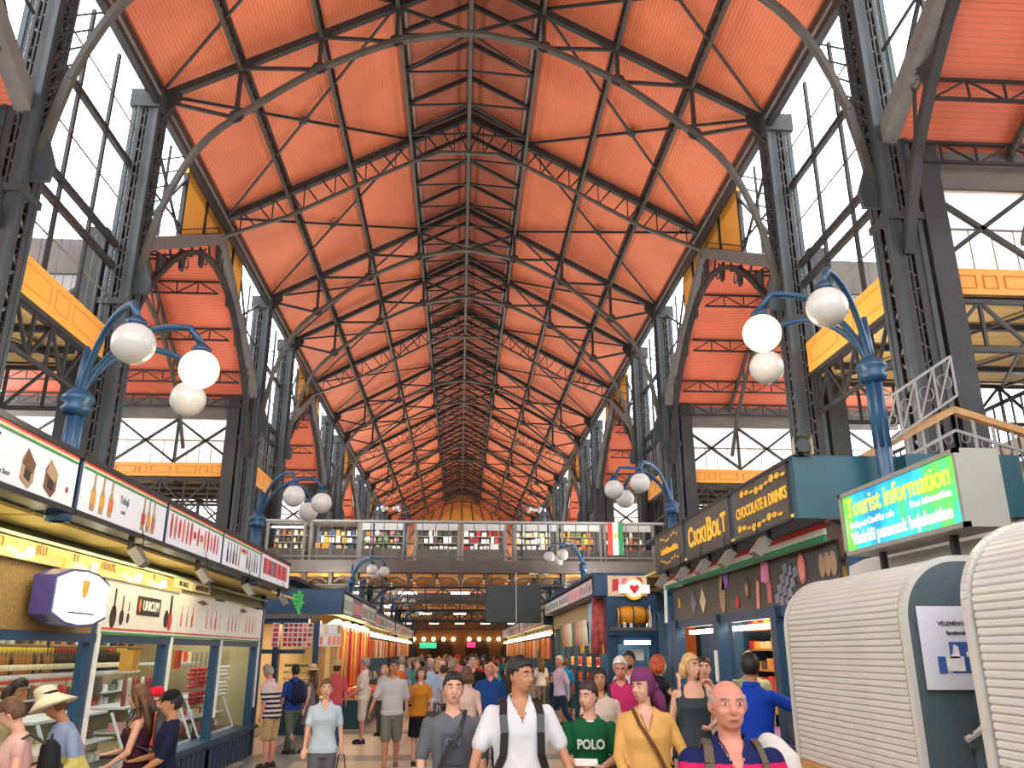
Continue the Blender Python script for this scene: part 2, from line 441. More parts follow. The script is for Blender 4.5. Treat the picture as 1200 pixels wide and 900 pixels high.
# ------------------------------------------------------------- clerestory windows of the narrow bays
nwin = 0
def window(name=None):
    global nwin
    nwin += 1
    o = bpy.data.objects.new('window_%d' % nwin, None); COL.objects.link(o); o['kind'] = 'structure'
    return o
for i, (a, b) in enumerate(PAIRS):
    for sg in (-1, 1):
        w = window(); x = sg*8.3; y0, y1 = a+.35, b-.35; n = 3
        zs = [9.0, 10.55, 11.1, 13.3, EZ-.3]
        for q in range(n):
            for z0, z1 in zip(zs, zs[1:]):
                ya, yb = y0+(y1-y0)*q/n, y0+(y1-y0)*(q+1)/n
                obj('pane', MB().box(x-.01, x+.01, ya+.02, yb-.02, z0+.02, z1-.02), GLASS, w)
        mb = MB()
        for q in range(1, n): mb.bar((x, y0+(y1-y0)*q/n, 9), (x, y0+(y1-y0)*q/n, EZ-.2), .07, .09)
        obj('mullion', mb, IRON, w)
        for z in zs[1:-1]: obj('transom', MB().bar((x, y0, z), (x, y1, z), .12, .14), IRON, w)
        mb = MB()
        for z in (9.8, 12.2, 14.3): mb.bar((x, y0, z), (x, y1, z), .03, .03)
        for q in range(12): mb.bar((x+sg*.05, y0+(y1-y0)*(q+.5)/12, 9), (x+sg*.05, y0+(y1-y0)*(q+.5)/12, 10.9), .012, .012)
        obj('glazing_bar', mb, IRONW, w)
        # ochre beam below, with panel mouldings
        t = MB(); t.box(x-.12, x+.12, y0, y1, 8.25, 9.0)
        bm_ = struct('beam', t, YEL)
        xf = x - sg*.125; g = MB(); L = y1-y0; m0 = (y0+y1)/2
        for c0, c1 in ((y0+.2, m0-.5), (m0-.28, m0+.28), (m0+.5, y1-.2)):
            for z in (8.42, 8.83): g.bar((xf, c0, z), (xf, c1, z), .01, .03)
            for c in (c0, c1): g.bar((xf, c, 8.42), (xf, c, 8.83), .01, .03)
        obj('panel_moulding', g, YELD, bm_)
        d = MB(); d.bar((x, y0, 8.2), (x, y1, 8.2), .2, .12)
        lattice(d, (x, y0, 8.15), (x, y1, 8.15), .9, 6, .08, lace=.06)
        obj('lattice_girder', d, IRON, bm_)
        # straw coloured ceiling over the aisle of the narrow bay
        c = MB(); c.add([(sg*8.4, a, 8.2), (sg*OX, a, 8.2), (sg*OX, b, 8.2), (sg*8.4, b, 8.2), (sg*8.4, a, 8.3), (sg*OX, a, 8.3), (sg*OX, b, 8.3), (sg*8.4, b, 8.3)],
              [(0,1,2,3),(7,6,5,4),(0,4,5,1),(1,5,6,2),(2,6,7,3),(3,7,4,0)])
        ce = struct('ceiling', c, CREAM)
        g = MB()
        for q in range(1, 4): g.bar((sg*8.4, a+(b-a)*q/4, 8.1), (sg*OX, a+(b-a)*q/4, 8.1), .1, .12)
        for q in range(4):
            xx = 8.6+q*2.2
            g.bar((sg*xx, a+.2, 8.05), (sg*(xx+2.2), b-.2, 8.05), .05); g.bar((sg*(xx+2.2), a+.2, 8.05), (sg*xx, b-.2, 8.05), .05)
        obj('ceiling_brace', g, IRON, ce)

# ------------------------------------------------------------- transepts (cross roofs over the wide bays)
def lerp(a, b, t): return a+(b-a)*t
ntr = 0
for i in range(len(PAIRS)-1):
    y0, y1 = PAIRS[i][1], PAIRS[i+1][0]; ym = (y0+y1)/2
    for sg in (-1, 1):
        ntr += 1
        # two roof slopes
        for ya, nm in ((y0, 'near'), (y1, 'far')):
            mb = MB(); A = [(sg*8.3, ya, TE), (sg*OX, ya, TE), (sg*OX, ym, TR), (sg*8.3, ym, TR)]; B = [(x, y, z+.12) for x, y, z in A]
            mb.add(A+B, [(0,1,2,3),(0,4,5,1),(1,5,6,2),(2,6,7,3),(3,7,4,0)]); mb.mi = 1; mb.add(B, [(3,2,1,0)])
            struct('roof_%s_%s_aisle_%s' % (nm, side_word[sg], ordw[i]), mb, [ROOFT, TILEX])
        if i == 0: pass
        g = thing('aisle_roof_frame', 'iron lattice framing under the orange cross roof on the %s, %s from the camera' % (side_word[sg], ordw[i]), 'roof frame')
        for t_ in (.22, .5, .78, .95):
            for ya in (y0, y1):
                if i > 2 and ya == y0: continue
                yy_ = lerp(ym, ya, t_); zz = lerp(TR, TE, t_)-.08
                mb = MB(); lattice(mb, (sg*8.4, yy_, zz), (sg*OX, yy_, zz), .42, 9 if i > 2 else 13, .06, lace=.035)
                obj('lattice_purlin', mb, IRON, g)
        for xx in (10.6, 14.0):
            mb = MB()
            for ya in (y0, y1): mb.bar((sg*xx, ya, TE-.1), (sg*xx, ym, TR-.1), .1, .14)
            pts = [(lerp(y0, y1, q/12), 9.3+3.9*math.sin(PI*q/12)**.75) for q in range(13)]
            for (p, pz), (q, qz) in zip(pts, pts[1:]): mb.bar((sg*xx, p, pz), (sg*xx, q, qz), .12, .1)
            for q in (2, 4, 6, 8, 10):
                yq = lerp(y0, y1, q/12); zt = TR-.1-(TR-TE)*abs(yq-ym)/(ym-y0)
                mb.bar((sg*xx, yq, pts[q][1]), (sg*xx, yq, zt), .07)
                y2 = lerp(y0, y1, (q+(2 if q < 6 else -2))/12); z2 = TR-.1-(TR-TE)*abs(y2-ym)/(ym-y0)
                mb.bar((sg*xx, yq, pts[q][1]), (sg*xx, y2, z2), .06)
            obj('arched_truss', mb, IRON2, g)
        # gable beam and ornamental arch on the nave side
        mb = MB()
        for ya in (y0, y1): mb.bar((sg*8.1, ya, TE+.1), (sg*8.1, ym, TR+.05), .3, .34)
        obj('gable_beam', mb, GREYB, g)
        mb = MB()
        pts = [(lerp(y0+.3, y1-.3, q/16), 8.9+4.9*math.sin(PI*q/16)**.7) for q in range(17)]
        for (p, pz), (q, qz) in zip(pts, pts[1:]): mb.bar((sg*8.1, p, pz), (sg*8.1, q, qz), .18, .14)
        obj('portal_arch', mb, IRON, g)
        mb = MB()
        for q in range(1, 16):
            yq, zq = pts[q]; zt = TR-(TR-TE)*abs(yq-ym)/(ym-y0)
            mb.bar((sg*8.1, yq, zq), (sg*8.1, yq+.3*(-1)**q, zt-.1), .05)
            if q % 2 == 0:
                mb.prism([(-.22,0),(.22,0),(.1,-.55),(-.1,-.55)], (sg*8.14, yq, zt-.3), (0,1,0), (0,0,1), (-sg*.08,0,0))
                mb.tube([(sg*8.1, yq+.36+.16*math.cos(a), zt-.45+.16*math.sin(a)) for a in [2*PI*j/8 for j in range(9)]], .025, 4)
        obj('scrollwork', mb, IRON, g, kind='stuff')
        # clerestory infill above the gable beam: glass beside the columns, ochre panels near the apex
        w = window(); x = sg*8.25
        def gz(y): return TR-(TR-TE)*abs(y-ym)/(ym-y0)+.2
        ys = [y0+.35, y0+1.9, y0+3.3]; 
        for s_, yb in ((1, y0), (-1, y1)):
            a, m_, b = yb+s_*.35, yb+s_*1.8, yb+s_*3.2
            for c0, c1 in ((a, m_), (m_, b)):
                P4 = [(c0, gz(c0)), (c1, gz(c1)), (c1, EZ), (c0, EZ)]
                obj('pane', MB().prism(P4, (x, 0, 0), (0,1,0), (0,0,1), (sg*.02,0,0)), GLASS, w)
            mb = MB(); mb.bar((x, m_, gz(m_)), (x, m_, EZ-.3), .06, .06)
            mb.bar((x, a, gz(a)+.2), (x, b, EZ-.5), .07); mb.bar((x, a, EZ-.5), (x, b, gz(b)+.1), .07); mb.bar((x, a, 13.4), (x, b, 13.6), .05)
            mb.bar((x, b, gz(b)), (x, b, EZ-.3), .12, .12)
            obj('window_bar', mb, IRON, w)
            mb = MB().prism([(b, gz(b)), (ym, gz(ym)), (ym, EZ+.06), (b, EZ+.06)], (x-sg*.05, 0, 0), (0,1,0), (0,0,1), (sg*.12,0,0))
            p = obj('ochre_panel', mb, YEL, w)
            mb = MB(); mb.bar((x-sg*.06, b, gz(b)+.25), (x-sg*.06, ym, gz(ym)+.25), .02, .03); mb.bar((x-sg*.08, (b+ym)/2+.2, gz((b+ym)/2)), (x-sg*.08, (b+ym)/2+.2, EZ-.2), .06, .09)
            obj('panel_bar', mb, IRON, w)
        # side walls of the cross bay, facing up and down the hall
        for yw, far in ((y1, 1), (y0, 0)):
            wl = struct('wall_%s_upper_%s' % (side_word[sg], ordw[i]) if far else 'wall_%s_return_%s' % (side_word[sg], ordw[i]),
                        MB().box(*sorted((sg*8.6, sg*OX)), yw-.1, yw+.1, 10.45, TE+.15), GREYB)
            g2 = MB(); g2.box(*sorted((sg*8.6, sg*OX)), yw-.12, yw+.12, 8.2, 8.72)
            ob = obj('ochre_beam', g2, YEL, wl)
            gm = MB(); nseg = 4; Lx = OX-8.6
            for q in range(nseg):
                c0 = 8.6+Lx*q/nseg+.12; c1 = 8.6+Lx*(q+1)/nseg-.12; yf = yw-.125
                mid = (c0+c1)/2
                for d0, d1 in ((c0, mid-.28), (mid-.13, mid+.13), (mid+.28, c1)):
                    for z in (8.33, 8.58): gm.bar((sg*d0, yf, z), (sg*d1, yf, z), .02, .03)
                    for d in (d0, d1): gm.bar((sg*d, yf, 8.33), (sg*d, yf, 8.58), .02, .03)
            obj('panel_moulding', gm, YELD, ob)
            lg = MB(); lattice(lg, (sg*8.6, yw, 8.1), (sg*OX, yw, 8.1), .95, 10, .09, lace=.06)
            obj('lattice_girder', lg, IRON, wl)
            w2 = window(); 
            for q in range(4):
                c0, c1 = 8.65+Lx*q/4, 8.65+Lx*(q+1)/4
                for h in range(2):
                    z0, z1 = ((8.72, 9.6), (9.6, 10.45))[h]
                    obj('pane', MB().box(*sorted((sg*(c0+.02), sg*(c1-.02))), yw-.01, yw+.01, z0, z1), FROST, w2)
                fr = MB(); fr.bar((sg*c0, yw, 8.72), (sg*c0, yw, 10.45), .1)
                fr.bar((sg*c0, yw-.1, 8.75), (sg*c1, yw-.1, 10.4), .09); fr.bar((sg*c1, yw-.1, 8.75), (sg*c0, yw-.1, 10.4), .09)
                obj('crossed_brace', fr, IRON, w2)
            fr = MB(); fr.bar((sg*8.65, yw, 9.6), (sg*OX, yw, 9.6), .04)
            for q in range(1, 20): fr.bar((sg*(8.65+Lx*q/20), yw, 8.72), (sg*(8.65+Lx*q/20), yw, 9.6), .02)
            obj('glazing_bar', fr, IRONW, w2)

# ------------------------------------------------------------- outer walls, galleries, end walls
PLAST = mat('outer_wall_plaster', (196,176,150), .8, 0, .1, 1.)
for sg in (-1, 1):
    wl = MB(); wl.box(*sorted((sg*OX, sg*(OX+.4))), YFRONT, YEND, 0, 5.6); wl.box(*sorted((sg*OX, sg*(OX+.4))), YFRONT, YEND, 7.9, 8.4)
    for a, b in PAIRS: wl.box(*sorted((sg*OX, sg*(OX+.4))), a-.3, b+.3, 5.6, 8.0)
    struct('wall_' + side_word[sg], wl, PLAST)
    gl = MB(); gl.box(*sorted((sg*9.4, sg*OX)), YFRONT, YEND, 4.75, 5.0)
    gf = struct('floor_gallery_' + side_word[sg], gl, GREYB)
    rl = MB(); rl.bar((sg*9.45, YFRONT, 6.1), (sg*9.45, YEND, 6.1), .06)
    rl.bar((sg*9.45, YFRONT, 5.1), (sg*9.45, YEND, 5.1), .05)
    y = YFRONT
    while y < YEND: rl.bar((sg*9.45, y, 5), (sg*9.45, y, 6.1), .03); y += .25
    obj('gallery_railing', rl, IRON, gf)
endw = MB(); endw.box(-OX, OX, YEND, YEND+.5, 0, 13.6)
endw.prism([(-9.5, 13.6), (9.5, 13.6), (9.5, 15.4), (0, 20.8), (-9.5, 15.4)], (0, YEND, 0), (1,0,0), (0,0,1), (0,.5,0))
we = struct('wall_back', endw, mat('end_wall_plaster', (216,132,74), .8, 0, .1, .5))
pan = MB(); pan.prism([(-3.4,12.5),(3.4,12.5),(3.4,15.6),(2.8,17),(1.5,18.2),(0,18.7),(-1.5,18.2),(-2.8,17),(-3.4,15.6)], (0, YEND-.15, 0), (1,0,0), (0,0,1), (0,.12,0))
obj('ochre_arch_panel', pan, YEL, we)
fr = MB()
for a in range(-8, 9, 2): fr.bar((a, YEND-.2, 12.5), (a*.55, YEND-.2, rz(a*.55)-.2), .12)
fr.bar((-8.5, YEND-.2, 14.2), (8.5, YEND-.2, 14.2), .15); fr.bar((-8.5, YEND-.2, 12.5), (8.5, YEND-.2, 12.5), .2)
obj('wall_brace', fr, IRON, we)
# glazed front wall behind the camera: daylight between piers above, solid lower part added to cut it
fw = MB()
for x in range(-16, 17, 4): fw.box(x-.3, x+.3, YFRONT-.4, YFRONT, 0, 12)
fw.box(-OX, OX, YFRONT-.4, YFRONT, 0, 5.0)
struct('wall_front', fw, PLAST)

# ------------------------------------------------------------- floor
fl = struct('floor', MB().box(-OX, OX, YFRONT, YEND, -.2, -.012), GROUT)
far = MB(); tme = {}
n = 0
for iy in range(60):
    for ix in range(10):
        x0 = -4.8+ix*.9; y0 = 7.0+iy*.9
        g = (ix in (1, 8)) or (iy % 6 == 5)
        if y0 > 31 or n >= 296:
            far.mi = 1 if g else 0; far.box(x0+.006, x0+.894, y0+.006, y0+.894, -.1, random.uniform(-.002, 0)); continue
        key = g
        if key not in tme:
            o = obj('stone_tile', MB().box(.006,.894,.006,.894,-.1,0), STONEG if g else STONE, fl); tme[key] = o.data
        else:
            o = bpy.data.objects.new('stone_tile', tme[key]); COL.objects.link(o); o.parent = fl
        o.location = (x0, y0, random.uniform(-.002, .001)); n += 1
for iy in range(17):
    for ix in range(10):
        far.mi = 0; far.box(-4.8+ix*.9+.006, -4.8+ix*.9+.894, 7-(iy+1)*.9+.006, 7-(iy+1)*.9+.894, -.1, 0)
obj('outlying_tiles', far, [STONE, STONEG], fl, kind='stuff')

# upward fill lights added on the stall roofs to brighten the boarded roof
for i, (a, b) in enumerate(((6,17),(22.5,30.5),(37,47),(54,64),(72,82))):
    for sg in (-1, 1):
        if i == 0 and sg > 0: a, b = 12.4, 17.4
        x = sg*(5.6 if i == 0 else 4.6); z = 3.85
        t = thing('roof_floodlight', 'long grey floodlight lying on the %s stall roofs, turned up, %s along' % (side_word[sg], ordw[i]), 'lamp', (x, (a+b)/2, z))
        obj('housing', MB().box(-.25,.25,-(b-a)/2,(b-a)/2,-.1,0), IRON, t)
        area('roof_flood', (x, (a+b)/2, z+.03), (PI, sg*.25, 0), .4, b-a, (740,740,900,1500,1900)[i] if i else 900, (1,.97,.93))
# ------------------------------------------------------------- footbridges across the nave
RAILM = mat('bridge_rail', (92,90,86), .5, .2, .15, 3.)
BRN = mat('bridge_fascia', (88,80,73), .6, .1, .15, 2.)
SHADE = mat('booth_canopy', (214,218,216), .5, 0, .05)
BOOTHG = mat('booth_frame', (150,148,140), .5, .1, .1)
BOOTHD = mat('booth_counter', (112,106,96), .6, 0, .15)
rnd = random.Random(3)
def rc(lo=60, hi=230): return (rnd.randint(lo,hi), rnd.randint(lo,hi), rnd.randint(lo,hi))
PAL = [mat('goods_%d' % i, c, .6, 0, .1, 5.) for i, c in enumerate([(206,60,50),(236,176,70),(242,236,222),(120,140,96),(70,96,140),(196,120,70),(150,40,60),(230,205,150),(90,70,60),(220,150,150),(250,246,240),(60,60,66)])]
WARM = mat('warm_lamp', (255,214,150), .5, 0, 0, emis=9.)
COOL = mat('tube_light', (255,250,240), .5, 0, 0, emis=7.)
for bi, (y0, y1, zt) in enumerate(((31.0, 35.8, 5.0), (48.4, 53.1, 5.0), (65.6, 70.4, 5.0))):
    b = thing('footbridge', ['nearest iron footbridge across the nave, carrying a row of booths', 'second iron footbridge behind the nearest one', 'farthest iron footbridge down the nave'][bi], 'bridge', (0, 0, 0))
    obj('deck', MB().box(-7.7, 7.7, y0, y1, zt-.12, zt), GREYB, b)
    obj('fascia', MB().box(-7.7, 7.7, y0-.1, y0, zt-.28, zt+.16), BRN, b)
    mb = MB()
    for x in range(-16, 17):
        xx = x*.48
        mb.bar((xx, y0-.04, zt+.16), (xx, y0-.04, zt+1.55), .03)
    for z in (.3, 1.55): mb.bar((-7.7, y0-.04, zt+z), (7.7, y0-.04, zt+z), .05)
    obj('railing', mb, RAILM, b)
    if bi == 0:
        obj('coping_rail', MB().bar((-7.7, y0-.05, zt+1.6), (7.7, y0-.05, zt+1.6), .1, .07), BOOTHG, b)
    # arched coffers under the deck
    n = 16
    for i in range(n):
        x0 = -7.6+i*.95; x1 = x0+.95
        mb = MB(); mb.box(x0+.1, x1-.1, y0+.1, y1, zt-.42, zt-.3); o = obj('coffer', mb, YEL, b)
        pts = [(x0+.12+(.71)*q/8, zt-.62+.16*math.sin(PI*q/8)) for q in range(9)]
        m2 = MB()
        for (p, pz), (q, qz) in zip(pts, pts[1:]): m2.bar((p, y0, pz), (q, y0, qz), .06, .06)
        m2.bar((x0, y0, zt-.75), (x0, y0, zt-.3), .12)
        m2.bar((x0, y0, zt-.72), (x1, y0, zt-.72), .06)
        obj('coffer_arch', m2, IRON2, b)
    mb = MB()
    for z in (zt-.8, ): lattice(mb, (-7.7, y0+.2, z), (7.7, y0+.2, z), .55, 24, .08, lace=.05)
    obj('lattice_girder', mb, IRON, b)
    for x in (-7.0, -3.6, 3.6, 7.0):
        mb = MB(); mb.bar((x, y0+.3, 0), (x, y0+.3, zt-.3), .22)
        for s_ in (-1, 1): mb.tube([(x+s_*.1, y0+.3, 3.1), (x+s_*.3, y0+.3, 3.6), (x+s_*.8, y0+.3, 4.1), (x+s_*1.2, y0+.3, 4.2)], .05, 6)
        obj('post', mb, BLUED, b)
    for x in range(-6, 7, 2):
        mb = MB(); mb.box(x-.35, x+.35, y0+1.2, y0+1.35, zt-.95, zt-.88); obj('tube_lamp', mb, COOL, b)
# booths on the nearest bridge
names = ['booth of tankards and steins at the left end of the bridge', 'booth hung with clothes and dark folded jackets on the bridge', 'booth of flowered ornaments and yellow blooms on the bridge', 'grey booth with handbags beside the gap on the bridge', 'booth stacked with small red and white souvenirs on the bridge', 'booth of white boxed linens right of the middle of the bridge', 'booth with golden embroidery and green goods on the bridge', 'booth of rows of dolls and pots at the right end of the bridge']
spans = [(-7.4,-6.0),(-5.75,-3.95),(-3.85,-2.2),(-1.77,-.1),(.05,1.72),(2.1,3.74),(3.94,5.43),(5.6,7.5)]
for i, (a, b_) in enumerate(spans):
    t = thing('bridge_booth', names[i], 'booth', (0, 32.0, 5.0))
    fr = MB()
    for x in (a, b_):
        fr.box(x-.05, x+.05, 0, .1, 0, 1.75)
        fr.box(x-.05, x+.05, 1.6, 1.7, 0, 1.75)
    fr.box(a, b_, 0, 1.7, 1.7, 1.78)
    obj('frame', fr, BOOTHG, t)
    obj('back_panel', MB().box(a+.05, b_-.05, 1.6, 1.66, 0, 1.7), BOOTHD, t)
    obj('counter', MB().box(a+.05, b_-.05, .1, .7, 0, .72), BOOTHD, t)
    if i in (2, 3, 4, 5, 6, 7): obj('roller_canopy', MB().box(a+.05, b_-.05, -.06, .02, 1.42, 1.72), SHADE, t)
    if i == 0: obj('tube_lamp', MB().box(a+.1, b_-.1, .2, .26, 1.5, 1.56), COOL, t)
    for sh in range(3):
        z = .72+.3*sh; obj('shelf', MB().box(a+.08, b_-.08, .7+.2*sh, 1.5, z, z+.03), BOOTHG, t)
        x = a+.15; gm = MB()
        gi = [[7,2,5,8],[1,7,4,2],[9,1,3,2],[8,11,2,10],[0,2,6,10],[2,10,7,2],[1,3,1,5],[5,6,2,8]][i]
        while x < b_-.15:
            w = rnd.uniform(.1,.2); h = rnd.uniform(.14,.26)
            m = PAL[rnd.choice(gi)]
            kind = i
            if i in (0, 7): ob = MB().lathe([(w*.4,0),(w*.5,h*.3),(w*.35,h*.7),(w*.4,h)], (x, .85+.2*sh, z+.03), 7)
            elif i in (2,): ob = MB().ball((x, .85+.2*sh, z+.03+h/2), h/2, 7, 5)
            else: ob = MB().box(x-w/2, x+w/2, .78+.2*sh, .9+.2*sh, z+.03, z+.03+h)
            tag(obj('souvenir', ob, m, None, loc=(0, 32.0, 5.0)), 'small souvenir on the shelves of the %s booth from the left' % ordw[i], 'souvenir', 'souvenirs in bridge booth %s' % ordw[i])
            x += w+rnd.uniform(.02,.07)
area('booth_lamp', (0, 32.6, 6.68), (0,0,0), 14, .6, 120, (1,.95,.88))  # fill light added to brighten the goods under the booth roofs
fl_ = thing('hanging_flag', 'long red white and green flag hanging down in front of the bridge railing', 'flag', (5.8, 30.86, 6.6))
for k, c in enumerate([(214,58,44),(240,238,232),(46,124,74)]):
    mb = MB(); pts = []
    x0 = -.3+.2*k
    for j in range(9):
        for q in range(3): pts.append((x0+.1*q, .03*math.sin(j*1.1+q+k*2), -j*.15))
    mb.add(pts, [(j*3+q, j*3+q+1, j*3+q+4, j*3+q+3) for j in range(8) for q in range(2)])
    obj('stripe', mb, mat('flag_%d' % k, c, .8), fl_, smooth=True)
obj('crest', MB().prism(circ(.07, 8, 0, 0, 1, 1.4), (0,-.06,-.5), (1,0,0), (0,0,1), (0,.01,0)), PAL[1], fl_)
scr = thing('hanging_screen', 'large dark screen hanging under the bridge right of the middle', 'screen', (1.93, 30.6, 2.96))
obj('panel', MB().box(-.97,.97,0,.06,0,1.27), mat('dark_screen', (44,56,54), .5), scr)
obj('frame', MB().box(-1.0,1.0,.06,.1,-.02,1.29), BLACK, scr)
obj('cable', MB().bar((.1,-.02,.0),(.1,-.02,1.75),.02), WHITE, scr)
for x in (-.8,.8): obj('hook', MB().bar((x,.05,1.27),(x,.05,1.8),.03), IRON, scr)

# ------------------------------------------------------------- globe lamps
GLOBE = mat('opal_globe', (190,188,182), .08, 0, .03, 4.)
GLOBEON = mat('lit_globe', (255,236,180), .3, 0, 0, emis=1.3, ecol=(255,236,176))
offs = [(.74,-.78,.3),(1.09,-.15,.3),(.7,.8,.3)]
def lamp_post(x, y, zc, side, lit, label, z0=0., s=1.):
    if z0 == 0.: z0 = 3.0 if side < 0 else 3.5
    t = thing('globe_lamp_post', label, 'lamp', (x, y, z0))
    zc -= z0
    mb = MB(); mb.tube([(0,0,0),(0,0,zc)], .07*s, 10); mb.tube([(0,0,zc),(0,0,zc+.55*s)], [.06*s,.025*s], 8)
    for k in range(6):
        a = k*PI/3; mb.tube([(.066*s*math.cos(a), .066*s*math.sin(a), max(.05, zc-.75)), (.066*s*math.cos(a), .066*s*math.sin(a), zc)], .02*s, 5)
    obj('pole', mb, BLUE, t, smooth=True)
    obj('collar', MB().lathe([(.09*s,-.12*s),(.12*s,-.09*s),(.135*s,-.05*s),(.105*s,-.02*s),(.145*s,.02*s),(.14*s,.06*s),(.11*s,.09*s),(.09*s,.12*s)], (0,0,zc), 14), BLUE, t, smooth=True)
    obj('base', MB().lathe([(.1*s,0),(.11*s,.04*s),(.1*s,.1*s),(.085*s,.14*s)], (0,0,0), 12), BLUE, t, smooth=True)
    for i, (ox, oy, oz) in enumerate(offs):
        ox = -ox*side*s; oy *= s; oz = zc+oz*s
        P = []
        for q in range(13):
            u = q/12
            # rise then curl over and down to the globe
            r = u**1.5 if u < .8 else (.8**1.5 + (u-.8)*1.4)
            r = min(1, r/(.8**1.5+.28)); h = zc + s*(.72*math.sin(min(1,u*1.12)*PI*.56))
            P.append((ox*r, oy*r, h))
        P[-1] = (ox, oy, oz+.24*s)
        obj('arm', MB().tube(P, .032*s, 7), BLUE, t, smooth=True)
        obj('gallery', MB().lathe([(.05*s,.14*s),(.09*s,.16*s),(.09*s,.2*s),(.03*s,.25*s)], (ox,oy,oz), 10), BLUED, t, smooth=True)
        g = obj('globe', MB().ball((ox,oy,oz), .178*s, 24, 16), GLOBEON if lit == i else GLOBE, t, smooth=True, label='lit globe' if lit == i else None)
    if lit is not None and y < 20:
        l = bpy.data.lights.new('globe_bulb', 'POINT'); l.energy = 25; l.color = (1,.85,.6); l.shadow_soft_size = .19
        ox, oy, oz = offs[lit]; o = bpy.data.objects.new('globe_bulb', l); COL.objects.link(o); o.parent = t; o.location = (-ox*side, oy, zc+oz-.35)
    return t
wl_ = ['nearest', 'second', 'third', 'fourth', 'fifth', 'sixth', 'seventh', 'eighth']
for i, (y, lit) in enumerate([(7.35,1),(14.35,None),(28.5,None),(34.2,2),(39.7,None),(46,None),(52,None),(58,None)]):
    lamp_post(-3.5 if i < 2 else -3.65, y, 4.07 if i < 2 else 4.22, -1, lit, 'blue lamp post with three globes above the left stalls, %s from the camera' % wl_[i])
for i, (y, lit) in enumerate([(7.15,1),(14.9,None),(26.3,None),(31.9,1),(36.3,None),(42,None)]):
    lamp_post(3.87, y, 4.47 if i < 2 else 4.5, 1, lit, 'blue lamp post with three globes above the right stalls, %s from the camera' % wl_[i], z0=2.0 if i == 0 else 0.)
for i, x in enumerate((-3.3,-2.1,2.3,3.3)):
    lamp_post(x, 31.3, 7.0, 1 if i % 2 else -1, None, 'small cluster of globes on the bridge railing, %s from the left' % ordw[i], z0=5.0, s=.42)

# ------------------------------------------------------------- flat print helpers (pictures on signs)
def on_x(X, n):      # frame for a picture on a plane x = X facing n (+1 or -1): returns origin, ux, uy
    return (Vector((0, 1, 0)) if n > 0 else Vector((0, -1, 0))), Vector((0, 0, 1))
def bottle_poly(w, h): return [(-w/2,0),(w/2,0),(w/2,h*.5),(w*.16,h*.68),(w*.16,h),(-w*.16,h),(-w*.16,h*.68),(-w/2,h*.5)]
def decal(name, poly, origin, n, m, parent, X=True, d=.004, label=None):
    ux = Vector((0, 1, 0)) if n > 0 else Vector((0, -1, 0))
    return obj(name, MB().prism(poly, origin, ux, (0,0,1), (n*d, 0, 0)), m, parent, label=label)
PM = {k: mat('print_'+k, c, .5, 0, .1, 20.) for k, c in dict(amber=(226,160,60), orange=(230,120,60), red=(196,52,56), rose=(206,110,104), brown=(112,76,52), dark=(48,40,40), tan=(176,146,112), pink=(230,130,180), violet=(150,90,190), grey=(120,124,130), slate=(130,136,150), cream=(228,206,160), gold=(238,186,66), green=(40,140,84), flagred=(206,60,52), offwhite=(238,238,232), lime=(70,200,90), salmon=(240,150,130)).items()}
SIGNW = mat('sign_face', (226,229,232), .35, 0, .03, 1., emis=.12, ecol=(235,238,245))

# ------------------------------------------------------------- left stall: boxed signs on its front
YS = [4.98, 7.37, 9.68, 12.05, 14.42, 16.93]
def left_sign(i, label):
    a, b = YS[i]+.1, YS[i+1]-.02
    t = thing('boxed_sign', label, 'sign', (-3.4, 0, 3.1))
    obj('box', MB().box(-.34, -.01, a-.05, b+.02, 0, .5), BLUED, t)
    obj('face', MB().box(-.012, .0, a, b, .02, .47), SIGNW, t)
    fr = MB(); fr.box(-.02,.015,a-.05,b+.05,.47,.52); fr.box(-.02,.015,a-.05,b+.05,-.03,.02)
    obj('frame', fr, BLACK, t)
    for k, c in enumerate(('flagred','cream','green')):
        if i == 4 and k: continue
        obj('stripe', MB().box(.0,.004,a,b,.445-.022*k,.467-.022*k), PM[c], t)
    return t, a, b
t, a, b = left_sign(0, 'white boxed sign with two foie gras tins nearest the camera on the left stall')
lettering('liver', .17, PM['dark'], t, (.004, 5.93, .34), (0,1,0), (0,0,1), sx=.9)
lettering('goose liver', .06, PM['grey'], t, (.004, 6.15, .1), (0,1,0), (0,0,1))
for y0, c1, c2 in ((6.42,'brown','tan'),(6.8,'tan','brown')):
    decal('tin_picture', [(0,.1),(.14,.04),(.2,.1),(.2,.24),(.06,.33),(0,.26)], (.004,y0,0), 1, PM[c2], t)
    decal('tin_picture', [(.0,.22),(.16,.16),(.2,.24),(.05,.34)], (.008,y0,0), 1, PM[c1], t)
    decal('tin_picture', [(.05,.12),(.14,.09),(.14,.16),(.05,.19)], (.008,y0,0), 1, PM['dark'], t)
decal('seal', circ(.025,8,0,.15), (.004,7.2,0), 1, PM['red'], t)
t, a, b = left_sign(1, 'white boxed sign with amber wine bottles and the word Tokaji, second on the left stall')
lettering('Tokaji', .11, PM['grey'], t, (.004, 8.45, .27), (0,1,0), (0,0,1), sx=.8)
lettering('aszú', .06, PM['grey'], t, (.004, 8.45, .16), (0,1,0), (0,0,1))
for y0, c in ((7.72,'amber'),(7.92,'amber'),(8.12,'orange'),(8.98,'red'),(9.13,'amber'),(9.28,'rose')):
    decal('bottle_picture', bottle_poly(.09,.34), (.004,y0,.06), 1, PM['tan'], t)
    decal('bottle_picture', [(-.045,.06),(.045,.06),(.045,.17),(-.045,.17)], (.008,y0,.06), 1, PM[c], t)
t, a, b = left_sign(2, 'white boxed sign with red salami and paprika strings, third on the left stall')
